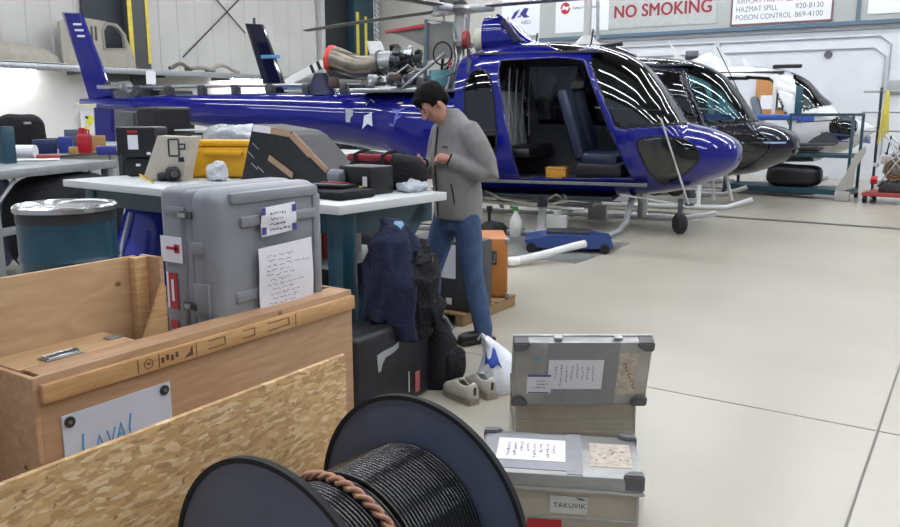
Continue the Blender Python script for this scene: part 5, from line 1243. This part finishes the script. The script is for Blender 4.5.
# orange crate + dark case on low pallet behind the man
t = thing('wooden_case', 'orange-brown wooden case with metal corners standing behind the man', 'case', (5.68, 3.50, .1), 0)
t.rotation_euler = (0, 0, YAW)
OR = mat('orange varnished wood', '#b5712f', .45, var=.1, scale=4)
MB().box((0, 0, .245), (.5, .56, .49), None, .02).build('body', OR, t, 30)
hm = bpy.data.objects.new('recessed_handle', None); COL.objects.link(hm); hm.parent = t; hm.location = (-.252, -.14, .33)
B('plate', DARKSTEEL, (0, 0, 0), (.008, .1, .12), hm); T('bail', STEEL, [(-.01, -.03, .03), (-.012, -.03, -.03), (-.012, .03, -.03), (-.01, .03, .03)], .006, hm, 6)
mb = MB()
for y in (-.28, .28):
    for z in (.02, .47): mb.box((-.24, y*.97, z), (.04, .04, .04), None, .008)
mb.build('corner', STEEL, t, 30)
t = thing('document_case', 'charcoal upright case with a white sheet, seen between the legs of the man', 'case', (5.16, 3.40, .1), 0)
MB().box((0, 0, .27), (.3, .62, .54), None, .02).build('body', DARKGREY, t, 30); B('sheet', PAPER, (-.153, -.06, .38), (.003, .2, .26), t, bev=0); B('sheet', PAPER, (-.153, -.1, .07), (.003, .05, .05), t, bev=0)
T('handle', STEEL, [(-.16, .1, .35), (-.18, .1, .32), (-.18, .1, .22), (-.16, .1, .19)], .008, t, 6)
t = thing('low_pallet', 'low wooden pallet under the orange wooden case', 'pallet', (5.36, 3.46, 0))
for k in range(5): B('slat', mat('pallet wood', '#8f7350', .8), (-.34+.17*k, 0, .088), (.14, .66, .02), t)
for k in range(3): B('runner', mat('pallet wood', '#8f7350', .8), (0, -.29+.29*k, .039), (.82, .07, .078), t)
tag(MB().blob((5.0, 4.1, .35), (.6, .5, .7), 2.6, .04, 4, 8, floor=0).build('duffel_bag', BLACKF, None, 60), 'black duffel bag standing on end behind the bench leg', 'bag')

# ------------------------------------------------------------------ the man
SK = mat('skin', '#c08d78', .55, var=.05); SKR = SK
FLE = mat('grey fleece', '#868583', .95, var=.06, scale=30, bump=.25, bscale=24); JN = mat('blue denim', '#40567a', .85, var=.22, scale=10, bump=.3, bscale=30)
HAIR = mat('black hair', '#0a090a', .75, var=.3, scale=60, bump=.25, bscale=90, spec=.2)
px, py = 4.635, 3.01
man_mb = MB()
# body surface: head, neck, torso, arms, legs, hands (clothes sit just outside it)
def head_matrix(): return Matrix.Translation((-.0, .175, 1.66)) @ Matrix.Rotation(radians(-46), 4, 'X')
HM = head_matrix()
def add_head(mb):
    # local: y forward, z up, centre of the skull
    secs = [(-.128, .02, .028, .026), (-.118, .028, .045, .045), (-.10, .02, .056, .062), (-.075, .014, .062, .075), (-.045, .008, .068, .086), (-.015, .002, .073, .093), (.015, -.002, .076, .097), (.045, -.004, .076, .098), (.075, -.006, .069, .09), (.1, -.008, .052, .07), (.117, -.008, .03, .042), (.123, -.008, .008, .01)]
    vs = []; fs = []; n = 32
    for z, cy, rx, ry in secs:
        for j in range(n):
            a = 2*pi*j/n; x = rx*cos(a); y = cy+ry*sin(a)
            if sin(a) > .3: y = cy+ry*(sin(a)-.06*(sin(a)-.3)) - (.006 if -.02 < z < .02 and abs(cos(a)) > .2 and abs(cos(a)) < .6 else 0)
            vs.append((x, y, z))
    for i in range(len(secs)-1):
        for j in range(n): fs.append((i*n+j, i*n+(j+1) % n, (i+1)*n+(j+1) % n, (i+1)*n+j))
    fs += [tuple(range(n-1, -1, -1)), tuple(range((len(secs)-1)*n, len(secs)*n))]
    mb.add(vs, fs, 0, HM)
    def sub(fn): k = len(mb.v); fn(); mb.v[k:] = [tuple(HM @ Vector(v)) for v in mb.v[k:]]
    sub(lambda: mb.tube([(0, .088, .012), (0, .1, -.012), (0, .112, -.034), (0, .1, -.044)], [.009, .011, .015, .012], 12))     # nose
    sub(lambda: mb.blob((0, .079, -.066), (.05, .026, .012), 2.)); sub(lambda: mb.blob((0, .077, -.078), (.042, .026, .012), 2.))  # lips
    for s in (-1, 1):
        sub(lambda: mb.blob((s*.03, .082, .004), (.03, .014, .014), 2.)); sub(lambda: mb.blob((s*.032, .085, .024), (.04, .014, .01), 2.))
        sub(lambda: mb.blob((s*.079, -.008, -.015), (.018, .038, .066), 2.2, rot=(.15, 0, -.25*s)))
        sub(lambda: mb.blob((s*.046, .05, -.04), (.03, .05, .04), 2.))
add_head(man_mb)
mb = man_mb
mb.tube([(0, .02, 1.44), (0, .05, 1.52), (0, .10, 1.58), (0, .135, 1.62)], [.07, .058, .056, .058], 20)
tors = [(0, -.03, .90, .155, .105), (0, -.03, 1.0, .145, .1), (0, -.02, 1.12, .14, .1), (0, 0, 1.25, .155, .105), (0, .01, 1.38, .165, .1), (0, .015, 1.45, .14, .08), (0, .02, 1.49, .07, .06)]
mb.loft(tors, 32)
# arms (x<0 is his left, nearer the camera)
ARM = {-1: [(-.10, .0, 1.49), (-.165, -.015, 1.475), (-.215, -.05, 1.39), (-.25, -.10, 1.27), (-.262, -.125, 1.20), (-.235, -.06, 1.20), (-.185, .04, 1.25), (-.14, .115, 1.29)],
       1: [(.10, .0, 1.47), (.165, .0, 1.465), (.205, .0, 1.39), (.235, .01, 1.28), (.245, .03, 1.20), (.22, .08, 1.20), (.16, .15, 1.23), (.11, .185, 1.25)]}
for s in (-1, 1): mb.tube(ARM[s], [.05, .05, .05, .044, .042, .04, .032, .026], 16)
LEG = {-1: [(-.10, -.03, .92), (-.115, -.05, .75), (-.13, -.07, .50), (-.145, -.11, .3), (-.155, -.15, .09)], 1: [(.10, -.02, .92), (.105, .04, .75), (.11, .12, .5), (.115, .13, .3), (.12, .13, .09)]}
for s in (-1, 1): mb.tube(LEG[s], [.085, .075, .052, .05, .036], 18)
def hand(mb, wrist, fwd, palm, s, curl, size=1.):
    # fwd: finger direction, palm: palm normal (the way the palm faces)
    f = Vector(fwd).normalized(); p = Vector(palm); p = (p-f*p.dot(f)).normalized(); side = f.cross(p)*s   # towards the thumb
    w = Vector(wrist)
    mb.tube([w-f*.01, w+f*.03, w+f*.06, w+f*.085], [.026, .032, .036, .03], 12)
    for k, (o, L) in enumerate(((.028, .072), (.010, .082), (-.009, .075), (-.027, .058))):
        b = w+f*.075+side*o; d = f.copy(); pts = [w+f*.05+side*o*.9, b]; rr = [.010, .0098]
        ang = 0
        for j, fr in enumerate((.45, .32, .23)):
            ang += curl[k] if j else curl[k]*.7
            dd = f*cos(ang)+p*sin(ang); pts.append(pts[-1]+dd*L*fr); rr.append(.0092-.0009*j)
        mb.tube(pts, rr, 9)
    b = w+f*.03+side*.028; d1_ = (f*.55+side*.55+p*.5).normalized(); d2_ = (f*.8+p*.6-side*.05).normalized()
    mb.tube([w+f*.015+side*.012, b, b+d1_*.035, b+d1_*.035+d2_*.03, b+d1_*.035+d2_*.05], [.014, .0135, .0115, .0105, .008], 9)
hand(mb, (-.14, .115, 1.29), (.75, .62, .12), (.55, -.2, -.75), -1, (.55, .7, .8, .85))
hand(mb, (.11, .185, 1.25), (-.55, .8, .05), (-.6, -.3, .45), 1, (.9, 1.0, 1.05, 1.1))
man = mb.build('person', SK, None, None, remesh=.0062, iters=2)
man.location = (px, py, 0); man.rotation_euler = (0, 0, radians(63)); man['label'] = 'man in grey fleece and blue jeans at the bench, looking down at his hands'; man['category'] = 'person'
# eyebrows, eyes, mouth line, hair
def hp(*p): return tuple(HM @ Vector(p))
for s in (-1, 1):
    MB().tube([hp(s*.014, .094, .026), hp(s*.03, .093, .031), hp(s*.048, .083, .026)], .0032, 6).build('eyebrow', HAIR, man)
    MB().tube([hp(s*.018, .093, .003), hp(s*.03, .094, .001), hp(s*.044, .087, .003)], .0022, 6).build('eyelid', mat('lash', '#2a1d1a', .6), man)
MB().tube([hp(-.022, .091, -.072), hp(0, .0935, -.0715), hp(.022, .091, -.072)], .002, 6).build('mouth_line', mat('lip', '#94584f', .6), man)
mb = MB(); mb.blob((0, -.018, .04), (.176, .224, .198), 2.15, .006, 30, 3, 48, 30); mb.blob((0, .05, .082), (.13, .09, .06), 2.2, .008, 30, 5); mb.blob((0, -.07, -.02), (.15, .1, .13), 2.2, .005, 30, 9)
for s in (-1, 1): mb.blob((s*.078, .01, .02), (.016, .06, .06), 2.2, .003, 30, 2)
mb.v = [tuple(HM @ Vector(v)) for v in mb.v]
# cut the hair mass back from the face
hb_ = mb.build('hair', HAIR, man, None, remesh=.006, iters=1)
bm = bmesh.new(); bm.from_mesh(hb_.data); HI = HM.inverted(); dl = []
for v in bm.verts:
    q = HI @ v.co
    if q.y > .045 and q.z < .046+.02*sin(q.x*90): dl.append(v)
    elif q.y > .0 and q.z < .0: dl.append(v)
    elif q.z < -.075: dl.append(v)
bmesh.ops.delete(bm, geom=dl, context='VERTS'); bm.to_mesh(hb_.data); bm.free()
sd = hb_.modifiers.new('s', 'SOLIDIFY'); sd.thickness = .006; sd.offset = -1
# fleece
mb = MB()
mb.loft([(0, -.03, .875, .195, .145, 2.2), (0, -.03, .93, .2, .152, 2.2), (0, -.025, 1.05, .192, .152, 2.2), (0, -.01, 1.18, .192, .152, 2.2), (0, .0, 1.30, .198, .148, 2.2), (0, .005, 1.40, .19, .125, 2.2), (0, .01, 1.47, .19, .118), (0, .01, 1.52, .168, .108), (0, .015, 1.56, .125, .095), (0, .03, 1.60, .085, .08)], 40, 0, .006, 9, 3)
mb.loft([(0, .015, 1.48, .105, .095), (0, .03, 1.56, .08, .08), (0, .045, 1.625, .069, .075)], 28)
for s in (-1, 1): mb.tube(ARM[s], [.07, .082, .08, .074, .074, .072, .056, .046], 20)
fl = mb.build('fleece_jacket', FLE, man, None, remesh=.011, iters=4)
Z = lambda z, dy=.0: (.0, dy, z)
T('zip', BLACKM, [(.0, .128, 1.50), (0, .137, 1.42), (0, .15, 1.32), (0, .15, 1.2), (0, .14, 1.08), (0, .127, .9)], .006, man, 6)
T('pocket_zip', BLACKM, [(-.13, .1, 1.13), (-.145, .078, .99)], .006, man, 6); T('chest_mark', mat('navy thread', '#2a2f52', .7), [(-.075, .134, 1.37), (-.1, .124, 1.375), (-.115, .116, 1.365)], .005, man, 6)
for s in (-1, 1): w = Vector(ARM[s][-1]); v = (w-Vector(ARM[s][-2])).normalized(); MB().tube([w-v*.012, w+v*.008], .0405 if s < 0 else .0405, 18).build('cuff', BLACKF, man, 40)
mb = MB()
mb.loft([(0, -.03, .80, .165, .12, 2.3), (0, -.03, .88, .168, .122, 2.3), (0, -.03, .95, .16, .115, 2.3)], 32)
for s in (-1, 1):
    L = LEG[s]; mb.tube([L[0], L[1], L[2], L[3], (L[4][0], L[4][1], .10), (L[4][0], L[4][1]+.01, .045)], [.102, .094, .074, .07, .066, .07], 22)
jn = mb.build('jeans', JN, man, None, remesh=.011, iters=3)
for s in (-1, 1):
    x, y, z = LEG[s][4]; MB().box((x, y+.06, .02), (.1, .28, .04), None, .015).blob((x, y+.07, .05), (.095, .27, .08), 2.6, floor=.012).build('shoe', BLACK, man, 40)

# ------------------------------------------------------------------ lights (ceiling tube fittings) + daylight from the open side behind the camera
LAMP = mat('lit diffuser', '#ffffff', .5, emit='#f6f8ff', estr=47)
proto = None
for i in range(6):
    for j in range(4):
        x = .6+i*3.7; y = -5.4+j*5.9
        if proto is None:
            proto = thing('ceiling_light', 'long tube ceiling light, one of the parallel rows above the hangar', 'light', (x, y, CEIL-.22), group='ceiling tube lights')
            B('housing', WHITE, (0, 0, .04), (.22, 4.8, .06), proto); B('tube', LAMP, (0, 0, -.01), (.16, 4.7, .04), proto)
            proto.location = (x, y, CEIL-.22)
        else:
            c = copy_tree(proto); c.location = (x, y, CEIL-.22)
w = bpy.data.worlds.new('world'); bpy.context.scene.world = w; w.use_nodes = True
bg = w.node_tree.nodes['Background']; bg.inputs[0].default_value = lin('#d5e0f7'); bg.inputs[1].default_value = .6
sc = bpy.context.scene
sc.view_settings.view_transform = 'Standard'; sc.view_settings.look = 'None'; sc.view_settings.gamma = 1; sc.view_settings.use_curve_mapping = False
sc.view_settings.exposure = 0.0
